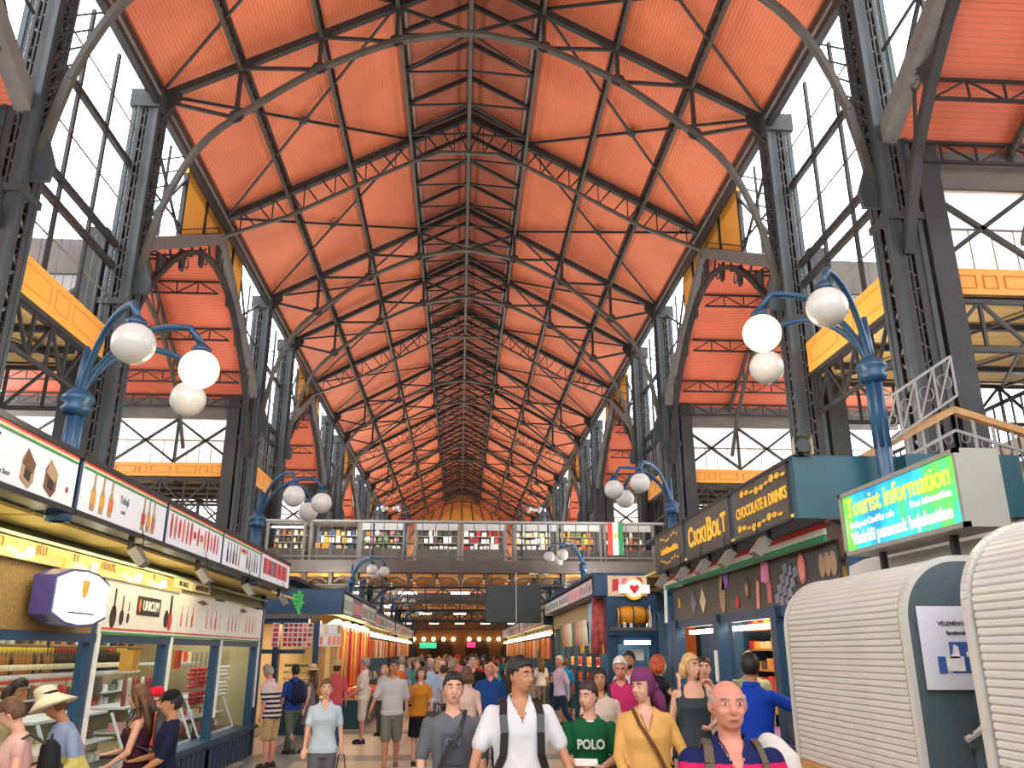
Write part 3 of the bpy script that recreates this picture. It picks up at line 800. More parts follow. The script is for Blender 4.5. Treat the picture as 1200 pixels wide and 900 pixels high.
for q in range(14):
    y0 = 9.88+q*.148
    c = ['red','rose','red','orange','rose','red','red','red','rose','orange','red','rose','red','rose'][q]
    h = [.3,.3,.24,.3,.3,.3,.1,.24,.1,.26,.3,.24,.28,.28][q]
    decal('salami_picture', circ(1,10,0,0,.035 if h > .2 else .06,h/2), (.004,y0,.24), 1, PM[c], t)
t, a, b = left_sign(3, 'white boxed sign with a row of thin dark bottles, fourth on the left stall')
for q in range(12):
    if q in (5, 6):
        decal('bow_picture', [(-.08,.05),(0,0),(.08,.05),(.08,-.05),(0,0),(-.08,-.05)], (.004,12.35+q*.165,.33), 1, PM['red'], t); continue
    decal('bottle_picture', bottle_poly(.06,.3), (.004,12.35+q*.165,.08), 1, PM[['dark','grey','dark','brown','tan'][q%5]], t)
t, a, b = left_sign(4, 'white boxed sign with a block of red pictures, last on the left stall')
for q in range(10): 
    decal('picture', [(0,0),(.17,0),(.17,.26),(0,.26)], (.004,14.65+q*.2,.13), 1, PM[['red','rose','red','slate','red','rose','red','rose','red','rose'][q]], t)
# ------------------------------------------------------------- left stall body
FASC = mat('stall_fascia_metal', (142,142,112), .28, .5, .15, 1.5)
SOFF = mat('lit_soffit', (236,214,130), .5, 0, .06, 1.5)  # yellow lamplight under the signs is put into this colour
WALLC = mat('stall_back_wall', (184,168,122), .6, 0, .08, 1.)
WICK = mat('wicker_panel', (140,112,66), .8, 0, .35, 30., bump=.4)
st = thing('market_stall', 'long blue fronted stall on the left selling wines, salami and foie gras behind glass', 'stall', (-4.05, 0, 0))
ry = YS
obj('roof', MB().box(-3.2, .3, 3.6, 18.0, 3.45, 3.55), BLUED, st)
for k in range(6):
    a = 4.98+k*2.38; obj('soffit_panel', MB().box(-.1, .33, a+.03, a+2.33, 3.06, 3.09), SOFF, st)
mb = MB(); mb.add([(0,3.6,2.78),(0,18.0,2.78),(-.14,18.0,3.06),(-.14,3.6,3.06),(-.3,3.6,2.78),(-.3,18,2.78),(-.3,18,3.06),(-.3,3.6,3.06)],
    [(0,1,2,3),(4,7,6,5),(0,3,7,4),(1,5,6,2),(0,4,5,1),(3,2,6,7)])
obj('fascia', mb, FASC, st)
obj('light_rail', MB().box(0,.05,3.6,12.4,2.73,2.79), mat('light_rail', (220,210,150), .3, .3, .1), st)
obj('light_rail', MB().box(-.02,.03,3.6,18,2.93,2.96), mat('rail_teal', (150,176,160), .3, .5, .1), st)
gl = mat('gilt_fascia', (222,196,112), .3, .5, .1, 2.)
obj('name_board', MB().box(-.06,-.0,3.6,12.2,2.8,2.92), gl, st)
for y, s_ in ((7.55,'TT'),(8.3,'BÉLI'),(9.05,'TT'),(9.9,'HÚSOK'),(11.4,'TT')):
    lettering(s_, .12, PM['tan'], st, (.004,y,2.86), (0,1,0), (0,0,1))
SPOT = mat('spot_bulb', (255,246,214), .4, 0, 0, emis=14.)
for y in (7.9, 9.3, 10.6, 11.5):
    obj('spot_lamp', MB().lathe([(.03,0),(.05,.03),(.05,.05)], (.06,y,2.8), 10, 'x'), SPOT, st)
for k, (y0, s_) in enumerate(((12.1,'BEF-BULS'),(13.0,'AJÁNDÉK-BOLT'))):
    o = obj('name_plate', MB().box(-.0,.03,y0,y0+.85,2.8,2.93), PM['cream'], st); lettering(s_, .1, PM['dark'], o, (.034,y0+.42,2.865), (0,1,0), (0,0,1))
PY = [4.75, 7.2, 9.78, 12.25, 14.8, 17.55]
for i, y in enumerate(PY):
    obj('post', MB().box(-.12, .0, y-.09, y+.09, 0, 2.78), BLUE, st)
    obj('edge_strip', MB().box(-.0, .02, y+.05, y+.14, .9, 2.75), PM['offwhite'], st)
obj('post', MB().box(-.12, .0, 17.85, 18.0, 0, 3.4), BLUE, st)
# posters over the windows
UM = mat('poster_white', (226,224,214), .4, 0, .04, 2.)
for i in (2, 3, 4):
    a, b = PY[i]+.1, PY[i+1]+.06
    o = obj('poster_panel', MB().box(0,.025,a,b,2.15,2.74), UM, st)
    decal('red_line', [(a,2.175),(b,2.175),(b,2.195),(a,2.195)], (.026,0,0), 1, PM['flagred'], o)
    decal('green_line', [(a,2.125),(b,2.125),(b,2.15),(a,2.15)], (.026,0,0), 1, PM['green'], o)
    if i == 2:
        for y, s_ in ((10.15,1.),(10.4,.7),(10.6,.45)):
            decal('bottle_picture', circ(1,12,y,2.32,.09*s_,.13*s_), (.026,0,0), 1, PM['dark'], o); decal('bottle_picture', [(y-.02*s_,2.4),(y+.02*s_,2.4),(y+.02*s_,2.4+.24*s_),(y-.02*s_,2.4+.24*s_)], (.026,0,0), 1, PM['dark'], o)
        decal('name_plate', [(10.85,2.37),(11.68,2.37),(11.68,2.6),(10.85,2.6)], (.026,0,0), 1, PM['dark'], o)
        decal('emblem', circ(1,8,10.93,2.485,.04,.08), (.032,0,0), 1, PM['orange'], o)
        lettering('UNICUM', .17, PM['offwhite'], o, (.036,11.32,2.485), (0,1,0), (0,0,1), bold=.004, sx=.86)
        decal('bottle_picture', circ(1,10,11.95,2.36,.09,.12), (.026,0,0), 1, PM['dark'], o); decal('bottle_picture', circ(1,10,12.1,2.34,.09,.13), (.026,0,0), 1, PM['red'], o)
        decal('bottle_picture', [(12.06,2.44),(12.14,2.44),(12.14,2.68),(12.06,2.68)], (.026,0,0), 1, PM['dark'], o)
    else:
        for q in range(9):
            y = a+.25+q*.25
            if q == 4: continue
            decal('bottle_picture', bottle_poly(.06,.3), (.026,y,2.28), 1, PM[['rose','tan','red','cream','tan','orange','rose','red','cream'][q]], o)
        decal('leaf_picture', [(a+.9,2.66),(a+1.2,2.7),(a+1.5,2.66),(a+1.2,2.62)], (.026,0,0), 1, PM['brown'], o)
obj('wicker_panel', MB().box(-.05,.0,7.3,9.69,2.1,2.74), WICK, st); obj('poster_panel', MB().box(0,.02,4.85,7.2,2.1,2.74), UM, st)
obj('head_rail', MB().box(-.08,.01,3.6,17.6,2.03,2.12), BLUE, st)
for i in range(5): obj('window_glass', MB().box(-.07,-.065,PY[i]+.09,PY[i+1]-.09,(.62 if i > 1 else 1.05),2.03), SHOPG, st)
# base, ledge and counters
obj('base', MB().box(-.5,-.02,12.2,17.6,0,.5), BLUE, st)
mb = MB()
for q in range(22): mb.box(-.02,.0,12.3+q*.24,12.48+q*.24,.05,.42)
obj('base_boarding', mb, BLUED, st)
obj('ledge', MB().box(-.5,.06,9.6,18.0,.5,.57), BLUE, st)
obj('base', MB().box(-.7,-.02,3.6,9.7,0,.95), BLUE, st); obj('counter_top', MB().box(-.75,.12,3.6,9.7,.95,1.0), mat('counter_laminate', (196,190,176), .25, 0, .06), st)
obj('base', MB().box(-.7,-.02,9.7,12.2,0,.5), BLUE, st)
obj('back_wall', MB().box(-2.7,-2.6,3.6,18.0,0,3.4), WALLC, st)
obj('end_wall', MB().box(-2.7,-.05,17.6,17.7,0,3.4), WALLC, st)
obj('stall_floor', MB().box(-2.7,-.1,3.6,18.0,.01,.05), GREYB, st)
pan_ = mat('back_panel_tan', (190,170,124), .6, 0, .1, 2.)
for q in range(9): obj('back_panel', MB().box(-2.6,-2.56,4.0+q*1.4,4.0+q*1.4+1.3,.9,1.6), pan_, st)
NOTE = mat('paper_notice', (214,208,190), .7, 0, .03)
for y, z, w, h in ((10.7,1.2,.5,.45),(11.6,1.25,.5,.4),(12.6,1.25,.6,.5),(13.6,1.2,.6,.5)): obj('notice', MB().box(-2.56,-2.54,y,y+w,z,z+h), NOTE, st)
SHW = mat('white_shelf', (232,234,238), .4, 0, .03)
obj('shelf', MB().box(-1.75,-1.3,5.0,12.9,1.62,1.66), SHW, st); obj('price_strip', MB().box(-1.3,-1.285,9.5,12.9,1.56,1.6), PM['flagred'], st)
for y in (6,8,10,12): obj('shelf_hanger', MB().bar((-1.5,y,1.66),(-1.5,y,3.4),.03), IRON, st)
obj('shelf', MB().box(-1.6,-1.1,13.0,14.4,1.62,1.66), SHW, st); obj('shelf', MB().box(-1.4,-.9,15.1,17.2,1.72,1.76), SHW, st)
# glazed counter cases inside
CASE = mat('case_frame', (40,44,50), .3, .3, .1)
for ci, (y0, y1) in enumerate(((6.4,8.6),(9.9,11.9),(12.5,14.6),(15.0,17.2))):
    t = thing('counter_case', ['dark framed counter case below the wicker panel','white framed counter case under the dark bottle poster','white framed counter case below the hanging salami','white framed counter case below the paprika strings'][ci], 'display case', (-4.6, 0, .55 if ci else 1.0))
    h = .62
    obj('tray', MB().box(-.6,.3,y0,y1,0,.06), CASE, t); obj('lid', MB().box(-.6,.0,y0,y1,h,h+.03), SHW, t)
    obj('front_glass', MB().add([(.3,y0,.06),(.3,y1,.06),(.05,y1,h),(.05,y0,h)], [(0,1,2,3)]), SHOPG, t)
    obj('mid_shelf', MB().box(-.5,.12,y0,y1,h*.5,h*.5+.015), SHW, t)
    for y in (y0, y1): obj('frame_bar', MB().bar((.3,y,.06),(.05,y,h),.03), SHW if ci else CASE, t)
    obj('price_rail', MB().box(.3,.31,y0,y1,-.06,.06), SHW, t)
    for r in range(2):
        y = y0+.12
        while y < y1-.1:
            w = rnd.uniform(.1,.16)
            m = PAL[rnd.choice([0,2,6,7,10,5,9] if ci > 1 else [2,10,7,3,8,10])]
            tag(obj('packet', MB().box(-.35+r*.1,.02-r*.12,y,y+w,.065+r*.26,.065+r*.26+rnd.uniform(.08,.15)), m, None, loc=(-4.6,0,.55 if ci else 1.0)), 'packet of food in the counter case ' + ['below the wicker panel','under the dark bottle poster','below the hanging salami','below the paprika strings'][ci], 'packet', 'packets in counter case %s' % ordw[ci])
            y += w+rnd.uniform(.03,.08)
# wares along the back wall
for k in range(3):
    z = (.98, 1.24, 2.02)[k]; obj('shelf', MB().box(-2.55,-2.2,12.3,17.5,z,z+.02), SHW if k < 2 else WOOD, st)
    y = 12.45
    while y < 17.4:
        w = rnd.uniform(.09,.2); h = rnd.uniform(.1,.2)
        g = ['lower','upper','topmost'][k]
        m = PAL[rnd.choice([0,2,3,5,7,8,10,11])]
        ob = MB().lathe([(w*.4,0),(w*.42,h*.7),(w*.3,h*.85),(w*.3,h)], n=8) if rnd.random() < .5 else MB().box(-w/2,w/2,-w/2,w/2,0,h)
        tag(obj('tin', ob, m, None, loc=(-6.42,y,z+.02)), 'tin or jar on the %s back wall shelf of the left stall' % g, 'tin', 'tins on the %s back shelf' % g); y += w+rnd.uniform(.02,.1)
for q in range(12): obj('hanging_bag', MB().box(-.03,.03,-.09,.09,-.3,0), PAL[rnd.choice([2,8,11,10])], tag(bpy.data.objects.new('x', None), '', '') if False else st, loc=(-1.9,10.0+q*.22 if q < 8 else 14.2+(q-8)*.2,1.55))
# bottles on the shelves
BD = mat('bottle_dark', (34,30,28), .15, 0, .1); BG = mat('bottle_amber', (150,96,40), .15, 0, .1); BCAP = mat('cap_yellow', (226,200,60), .4); BCR = mat('cap_red', (200,50,44), .4); BCG = mat('cap_green', (30,110,70), .4); BLB = mat('bottle_label', (236,226,190), .6)
bproto = {}
def bottle(x, y, z, body, cap, s, group, label):
    k = (body.name, cap.name)
    if k not in bproto:
        mb = MB(); mb.lathe([(.034,0),(.036,.02),(.036,.15),(.03,.19),(.013,.23),(.012,.27)], n=8); mb.mi = 1; mb.lathe([(.015,.26),(.016,.32),(.012,.325)], n=8); mb.mi = 2; mb.lathe([(.037,.05),(.0372,.12)], n=8)
        o = obj('bottle', mb, [body, cap, BLB], smooth=True); bproto[k] = o.data
    else:
        o = bpy.data.objects.new('bottle', bproto[k]); COL.objects.link(o)
    o.location = (x, y, z); o.scale = (s, s, s); tag(o, label, 'bottle', group)
for r in range(2):
    y = 8.7
    while y < 12.85:
        dark = y > 12.0
        if 8.7 <= y <= 12.85:
            bottle(-5.45-r*.12, y, 1.66, BD if dark or rnd.random() < .15 else BG, (BCR if dark else BCAP), 1.0, 'bottles on the long shelf', 'dark bottle with a red cap at the far end of the long shelf' if dark else 'amber bottle with a yellow cap on the long high shelf of the left stall')
        y += .095
for q in range(24): bottle(-5.35-(q % 2)*.12, 13.05+(q//2)*.105, 1.66, BD, (BCG, BCR, BCAP)[q//8], 1.0, 'bottles on the short shelf', 'dark bottle on the short shelf under the dark bottle poster')
for q in range(3):
    tag(obj('gift_box', MB().box(-.1,.1,0,.26,0,.3), PAL[1] if q < 2 else PAL[0], None, loc=(-5.0,13.35+q*.4+ (1.2 if q else 0),1.66 if q == 0 else 1.66)), ['yellow display box beside the dark bottles on the short shelf','bright yellow box standing high in the middle window','red box standing high in the middle window'][q], 'box')
# goods in third and fourth windows
for q in range(16):
    z = 1.74 if q % 2 else 1.66; ylo = 15.15+(q//2)*.24 if q % 2 else 12.9
    if q % 2 == 0: continue
    tag(obj('jar', MB().lathe([(.05,0),(.055,.02),(.055,.13),(.045,.15),(.045,.18)], n=10), PAL[[3,1,0,7][q//2 % 4]], None, loc=(-5.15, ylo, 1.76)), 'jar on the short shelf of the last window in the left stall', 'jar', 'jars on the last shelf')
def string_of(name, label, x, y, ztop, n, m, r=.05, cat='garland', group=None, dz=.07, sc=(1,1,.8)):
    t = thing(name, label, cat, (x, y, ztop), 0, group)
    obj('cord', MB().bar((0,0,.25),(0,0,-n*dz),.008), PAL[8], t)
    mb = MB()
    for i in range(n):
        a = i*2.4; mb.ball((r*.6*math.cos(a), r*.6*math.sin(a), -i*dz-.04), r, 7, 5, sc)
    obj('pods', mb, m, t, smooth=True, kind='stuff'); return t
PAPR = mat('dried_paprika', (186,34,30), .35, 0, .25, 20.); GARL = mat('garlic', (232,222,206), .5, 0, .1, 10.); SAL = mat('salami_skin', (150,60,50), .5, 0, .3, 10.)
for q in range(7): string_of('paprika_string', 'string of red dried paprika hanging high in the last window of the left stall', -4.6+.02*(q%2), 15.25+q*.14, 1.68, 5, PAPR, .045, group='paprika strings, last window')
for q in range(6): string_of('paprika_string', 'short bunch of dark red paprika hanging low in the last window', -4.6, 15.3+q*.15, 1.28, 3, PAPR, .05, group='low paprika bunches')
for q in range(5): string_of('garlic_string', 'string of white garlic hanging at the far side of the last window', -4.5, 16.5+q*.17, 1.7, 8, GARL, .04, group='garlic strings')
for q in range(9):
    t = thing('salami', 'long salami hanging in the third window of the left stall', 'salami', (-4.75, 12.75+q*.17, 1.58), 0, 'salami, third window')
    obj('sausage', MB().tube([(0,0,0),(0,0,-.04),(.01,0,-.38),(0,0,-.43)], [.012,.032,.032,.012], 8), [SAL, GARL, SAL][q % 3], t, smooth=True); obj('loop', MB().bar((0,0,0),(0,0,.08),.006), PAL[8], t)
# round-ended light box hanging in front of the wicker panel
lb = thing('light_box', 'glowing white light box with rounded top and bottom and violet sides on the left stall', 'lamp sign', (-3.98, 8.72, 2.44))
def lbp(w, h, b): return [(-w,-h+b),(-w*.5,-h+.02),(0,-h),(w*.5,-h+.02),(w,-h+b),(w,h-b),(w*.5,h-.02),(0,h),(-w*.5,h-.02),(-w,h-b)]
obj('housing', MB().prism(lbp(.62,.28,.1), (0,0,0), (0,1,0), (0,0,1), (.2,0,0)), mat('violet_blue_shell', (70,62,128), .3, 0, .05), lb)
obj('face', MB().prism(lbp(.58,.255,.1), (.2,0,0), (0,1,0), (0,0,1), (.012,0,0)), mat('lit_face', (255,255,250), .4, 0, 0, emis=1.5), lb)
decal('emblem', [(-.06,.05),(-.02,-.0),(.03,.0),(.07,.06),(.09,.17),(-.07,.17)], (.213,0,0), 1, PM['gold'], lb)
decal('line', [(-.3,-.155),(.3,-.155),(.3,-.14),(-.3,-.14)], (.213,0,0), 1, PM['dark'], lb)
for y in (-.3,.3): obj('hanger', MB().bar((.1,y,.22),(.1,y,.36),.02), PM['gold'], lb)
# flood lamps under the signs
FLG = mat('flood_grey', (132,128,120), .45, .3, .1)
def flood(x, y, z, sg, label):
    t = thing('flood_lamp', label, 'lamp', (x, y, z))
    obj('housing', MB().prism([(0,0),(.13,-.16),(.2,-.11),(.08,.05)], (0,-.09,0), (sg,0,0), (0,0,1), (0,.18,0)), FLG, t)
    obj('bracket', MB().bar((0,0,.02),(-.0,0,.18),.05), IRON, t)
    obj('cable', MB().tube([(0,.05,.15),(.05*sg,.1,.28),(.08*sg,.12,.16),(.06*sg,.13,.0)], .008, 5), BLACK, t)
for i, y in enumerate((8.9, 11.2, 13.6, 16.3)): flood(-3.45, y, 2.92, 1, 'grey flood lamp hanging under the %s white boxed sign' % ['second','third','fourth','last'][i])
obj('camera_dome', MB().ball((0,0,0),.05,8,6), WHITE, tag(bpy.data.objects.new('camera_mount', None), 'small white box under the far end of the left stall fascia', 'camera')) if False else None
# ------------------------------------------------------------- stall lighting (real shop lamps)
def shop_light(x, y, z, sx, sy, p, col=(1,.93,.8), rx=0, ry_=0):
    return area('shop_lamp', (x, y, z), (rx, ry_, 0), sx, sy, p, col)
shop_light(-5.0, 8, 2.9, 1.0, 7, 100, (1,.92,.74)); shop_light(-5.0, 15, 2.9, 1.0, 5, 80, (1,.96,.88))
shop_light(-3.72, 9, 3.04, .3, 8, 60, (1,.85,.45))
# ------------------------------------------------------------- second left stall (blue, with an end wall towards the camera)
def sign_run(parent, X, n, ys, z0, z1, cols, depth=.35, letters=None):
    """row of boxed sign faces on a plane x = X"""
    for k, (a, b) in enumerate(zip(ys, ys[1:])):
        f = obj('sign_box', MB().box(*sorted((X-n*depth, X-n*.01)), a+.02, b-.02, z0, z1), BLUED, parent)
        c = cols[k % len(cols)]
        obj('sign_face', MB().box(*sorted((X-n*.01, X)), a+.06, b-.06, z0+.04, z1-.04), c if not isinstance(c, str) else PM[c], f)
        mb = MB()
        for q in range(5):
            y = a+.12+(b-a-.24)*(q+.15)/5; mb.box(*sorted((X, X+n*.004)), y, y+(b-a)*.09, z0+.12, z1-.12-.04*(q % 2))
        obj('sign_print', mb, [PM['grey'], PM['salmon'], PM['brown'], PM['green']][k % 4], f)
GRN = mat('sign_pale_green', (206,226,200), .4, 0, .05); REDS = mat('sign_dull_red', (120,110,140), .4); PNK = mat('sign_pink', (232,196,204), .4, 0, .05)
t = thing('market_stall', 'blue stall with a green grape emblem on its end wall, past the first left stall', 'stall', (0, 0, 0))
obj('end_fascia', MB().box(-5.2,-3.02,22.0,22.3,2.85,3.44), BLUE, t)
obj('roof', MB().box(-5.4,-3.0,22.1,31.0,3.44,3.5), BLUED, t)
obj('fascia_strip', MB().box(-5.2,-3.6,21.95,22.0,2.74,2.86), GREYB, t)
obj('end_beam', MB().box(-5.3,-3.85,22.05,22.3,2.62,2.85), BLUE, t)
for x in (-5.35,-4.62,-3.62): obj('post', MB().box(x-.07,x+.07,22.0,22.3,0,2.7), BLUE, t)
obj('end_base', MB().box(-4.6,-3.5,22.05,22.4,0,.95), TEAL, t)
obj('back_wall', MB().box(-5.6,-5.5,22.3,31,0,3.4), WALLC, t); obj('inner_wall', MB().box(-5.5,-3.9,30.9,31.0,0,3.4), WALLC, t)
sign_run(t, -3.02, 1, [22.05,24.3,26.5,28.4,30.0,31.0], 2.87, 3.42, [GRN, REDS, UM, UM, SHW])
mb = MB()
for (gx, gz_) in ((-.1,.3),(0,.31),(.09,.29),(-.12,.2),(-.03,.21),(.07,.2),(-.07,.11),(.03,.11),(.11,.12),(-.02,.02),(.06,.03),(.03,-.06),(.05,-.14),(.02,.38)): mb.prism(circ(.052,8,gx,gz_), (-4.15,21.985,3.02), (1,0,0), (0,0,1), (0,.015,0))
obj('grape_emblem', mb, PM['lime'], t)
def picture_grid(parent, x0, x1, z0, z1, y, nx, nz, cols):
    p = obj('price_board', MB().box(x0,x1,y-.03,y,z0,z1), UM, parent)
    for i in range(nx):
        for j in range(nz):
            w = (x1-x0)/nx; h = (z1-z0)/nz
            obj('picture', MB().box(x0+i*w+w*.12,x0+(i+1)*w-w*.12,y-.036,y-.03,z0+j*h+h*.14,z0+(j+1)*h-h*.14), PM[rnd.choice(cols)], p)
RC = ['red','rose','red','brown','salmon','red','dark']
picture_grid(t, -4.45, -3.72, 2.06, 2.64, 22.0, 6, 5, RC); picture_grid(t, -4.72, -4.55, 2.06, 2.64, 22.0, 1, 5, RC); picture_grid(t, -5.2, -4.95, 2.1, 2.64, 22.0, 2, 3, RC)
picture_grid(t, -3.55, -3.0, 2.08, 2.62, 22.02, 5, 2, ['cream','tan','salmon','offwhite'])
for k in range(2): obj('bamboo_blind', MB().box(-3.55+k*.3,-3.38+k*.3,22.05,22.1,.9,2.06), WOOD, t)
obj('hood', MB().box(-5.0,-3.9,21.98,22.25,1.9,2.0), BLUE, t)
for r in range(5):
    for q in range(8):
        tag(obj('loaf', MB().ball((0,0,0),.07,8,6,(1,1.2,.6)), PAL[7] if r < 4 else PAL[3], None, smooth=True, loc=(-4.35+q*.1,22.25,.98+r*.16)), 'pale loaf or cheese stacked on the end counter of the blue grape stall', 'food', 'loaves on the grape stall counter')
ORG = mat('orange_cloth', (236,120,44), .8, 0, .15, 5.); OCH = mat('ochre_cloth', (206,150,80), .8, 0, .15, 5.); CRM = mat('crimson_cloth', (176,48,44), .8, 0, .2, 5.)
def drape(name, label, x, y, z0, z1, w, m, ax='y', cat='scarf', group=None):
    mb = MB(); n = 8
    for j in (0, 1):
        for q in range(n+1):
            u = -w/2+w*q/n; f = .03*math.sin(q*2.2+j)
            mb.v.append((f, u*(1 if j else .8), (z1-z0)*(1-j)) if ax == 'y' else (u*(1 if j else .8), f, (z1-z0)*(1-j)))
    mb.f = [(q, q+1, n+2+q, n+1+q) for q in range(n)]; mb.m = [0]*n
    o = obj(name, mb, m, None, smooth=True, loc=(x, y, z0)); md = o.modifiers.new('s', 'SOLIDIFY'); md.thickness = .012
    tag(o, label, cat, group); return o
for q in range(9):
    drape('hanging_scarf', ['bright orange scarf hanging at the front of the grape stall','ochre scarf hanging at the front of the grape stall','crimson scarf hanging at the front of the grape stall'][q % 3], -3.12, 23.0+q*.85, 1.0, 2.6, .55, [ORG, OCH, CRM][q % 3], group=['orange scarves','ochre scarves','crimson scarves'][q % 3])
for k in range(4): obj('bell_lamp', MB().lathe([(.28,0),(.24,.08),(.08,.18),(.03,.2)], (-3.3,23.2+k*2,2.58), 12), WARM, t)
obj('counter', MB().box(-3.8,-2.55,21.6+2.0,30.6,.0,.72), TEAL, t); obj('counter_top', MB().box(-3.8,-2.5,23.5,30.7,.72,.78), WOOD, t)
shop_light(-3.6, 26.5, 2.8, 1.2, 7, 230, (1,.78,.5))
for q in range(60):
    x = -2.65-(q % 3)*.26; y = 23.7+(q//3)*.33
    tag(obj('fruit_heap' if False else 'folded_cloth', MB().box(-.1,.1,-.13,.13,0,rnd.uniform(.05,.16)), [CRM, PAL[2], PAL[5], PAL[0], PAL[9]][rnd.randrange(5)], None, loc=(x,y,.78)), 'folded cloth or packet laid on the wooden counter of the grape stall', 'goods', 'goods on the grape stall counter')

# ------------------------------------------------------------- generic rows farther down
def stall_row(sg, X, y0, y1, n, label, cols, warm, seed):
    r = random.Random(seed); t = thing('market_stall', label, 'stall', (0,0,0)); L = (y1-y0)/n
    sx = lambda a, b: sorted((sg*a, sg*b))
    obj('roof', MB().box(*sx(X, X+2.4), y0, y1, 3.42, 3.5), BLUED, t)
    obj('fascia', MB().box(*sx(X+.35, X+.45), y0, y1, 2.6, 2.9), FASC, t)
    obj('back_wall', MB().box(*sx(X+2.3, X+2.4), y0, y1, 0, 3.4), WALLC, t)
    obj('end_wall', MB().box(*sx(X+.4, X+2.3), y0, y0+.1, 0, 3.4), BLUE, t)
    obj('counter', MB().box(*sx(X+.2, X+.9), y0, y1, 0, .9), TEAL, t)
    sign_run(t, sg*X, -sg, [y0+L*k for k in range(n+1)], 2.9, 3.42, cols)
    for k in range(n+1): obj('post', MB().box(*sx(X+.36, X+.46), y0+L*k-.06 if k else y0, y0+L*k+.06, 0, 2.9), BLUE, t)
    for k in range(n):
        obj('hanging_lamp', MB().lathe([(.2,0),(.16,.06),(.05,.14),(.02,.16)], (sg*(X+.2), y0+L*(k+.5), 2.55), 10), WARM, t)
        for q in range(6):
            m = PAL[r.choice([0,1,5,2,6,7])] if r.random() < .7 else ORG
            o = obj('garment', MB().box(-.02,.02,-.13,.13,-.75,0), m, None, loc=(sg*(X+.3), y0+L*k+.25+q*(L-.4)/6, 2.45)); tag(o, 'garment hanging along the ' + label.split(',')[0], 'goods', 'hanging goods, ' + label.split(',')[0])
        for q in range(5):
            o = obj('goods_box', MB().box(-.12,.12,-.14,.14,0,r.uniform(.1,.3)), PAL[r.randrange(11)], None, loc=(sg*(X+.5), y0+L*k+.3+q*(L-.4)/5, .9)); tag(o, 'heap of wares on the counter of the ' + label.split(',')[0], 'goods', 'counter goods, ' + label.split(',')[0])
    shop_light(sg*(X+1.0), (y0+y1)/2, 2.75, 1.5, (y1-y0)*.9, warm, (1,.78,.5))
    return t
stall_row(-1, 3.3, 31.4, 44, 6, 'left stall under the nearest footbridge, warmly lit', [UM, SHW, GRN], 260, 1)
stall_row(-1, 3.3, 44.6, 62, 7, 'left stall between the second and third footbridges, warmly lit', [SHW, UM], 300, 2)
stall_row(1, 3.1, 31.6, 44, 6, 'right stall under the nearest footbridge, warmly lit', [UM, PNK, SHW], 260, 4)
stall_row(1, 3.1, 44.6, 62, 7, 'right stall between the second and third footbridges, warmly lit', [SHW, UM], 300, 5)
# far end: brown lobby wall with a row of small warm lamps
lob = struct('wall_lobby', MB().box(-8,8,72,72.3,0,5.2), mat('lobby_brown', (128,84,44), .7, 0, .25, .6))
for k in range(4): obj('arch_opening', MB().prism([(-1,0),(1,0),(1,2.2),(.7,2.8),(0,3.1),(-.7,2.8),(-1,2.2)], (-4.5+k*3,71.98,0), (1,0,0), (0,0,1), (0,.05,0)), mat('lobby_dark', (70,44,26), .8), lob)
for k in range(12):
    t = thing('wall_lamp', 'small warm globe lamp in the row at the far end of the nave', 'lamp', (-4.6+k*.82+(.5 if k > 5 else 0), 71.7, 3.0), 0, 'warm lamps at the far end')
    obj('globe', MB().ball((0,0,0),.16,10,8), WARM, t, smooth=True); obj('bracket', MB().bar((0,0,0),(0,.3,-.15),.03), IRON, t)
tag(obj('exit_sign', MB().box(-.7,.7,-.03,.03,-.22,.22), mat('green_sign', (60,190,150), .4, 0, 0, emis=1.2), None, loc=(-2.6,71.94,2.5)), 'small green lit sign at the far end of the nave', 'sign')
tag(obj('pink_sign', MB().box(-.35,.35,-.03,.03,-.2,.2), mat('pink_sign', (230,60,130), .4, 0, 0, emis=1.2), None, loc=(1.0,71.94,2.55)), 'small pink lit sign at the far end of the nave', 'sign')

# ------------------------------------------------------------- second right stall (pink signs, barrel in its end window)
t = thing('market_stall', 'blue stall with pink signs and a shopkeeper window, past the chocolate stall on the right', 'stall', (0, 0, 0))
obj('roof', MB().box(3.05,5.4,19.4,31.0,3.64,3.7), BLUED, t)
obj('end_box', MB().box(3.1,3.42,19.4,19.7,3.18,3.64), BLUE, t)
sign_run(t, 3.1, -1, [19.4,21.8,24.2,26.6,28.9,31.0], 3.2, 3.62, [PNK, PNK, SHW, SHW, UM], depth=.32)
obj('ad_panel', MB().box(3.42,4.35,19.42,19.47,3.17,3.64), mat('ad_cream', (240,214,178), .4, 0, .08, 3.), t)
for p, c in (([(.1,.1),(.3,.15),(.25,.4),(.12,.38)],'red'),([(.32,.2),(.5,.3),(.45,.42),(.34,.4)],'pink'),([(.68,.3),(.85,.25),(.8,.42),(.7,.44)],'red'),([(.3,.05),(.55,.05),(.5,.14),(.3,.16)],'tan')):
    obj('ad_print', MB().prism(p, (3.42,19.41,3.17), (1,0,0), (0,0,1), (0,.01,0)), PM[c], t)
hs = thing('heart_sign', 'round lit sign with a red heart on the end of the pink sign stall', 'sign', (4.02,19.3,3.32))
obj('disc', MB().prism(circ(.24,20), (0,0,0), (1,0,0), (0,0,1), (0,.06,0)), mat('sign_gold', (246,190,50), .4, 0, 0, emis=.3), hs)
obj('inner_disc', MB().prism(circ(.2,20,0,.02), (0,-.01,0), (1,0,0), (0,0,1), (0,.02,0)), mat('sign_lit_white', (255,240,230), .4, 0, 0, emis=.6), hs)
obj('band', MB().box(-.36,.36,-.02,.05,-.09,.1), mat('sign_lit_white', (255,240,230)), hs)
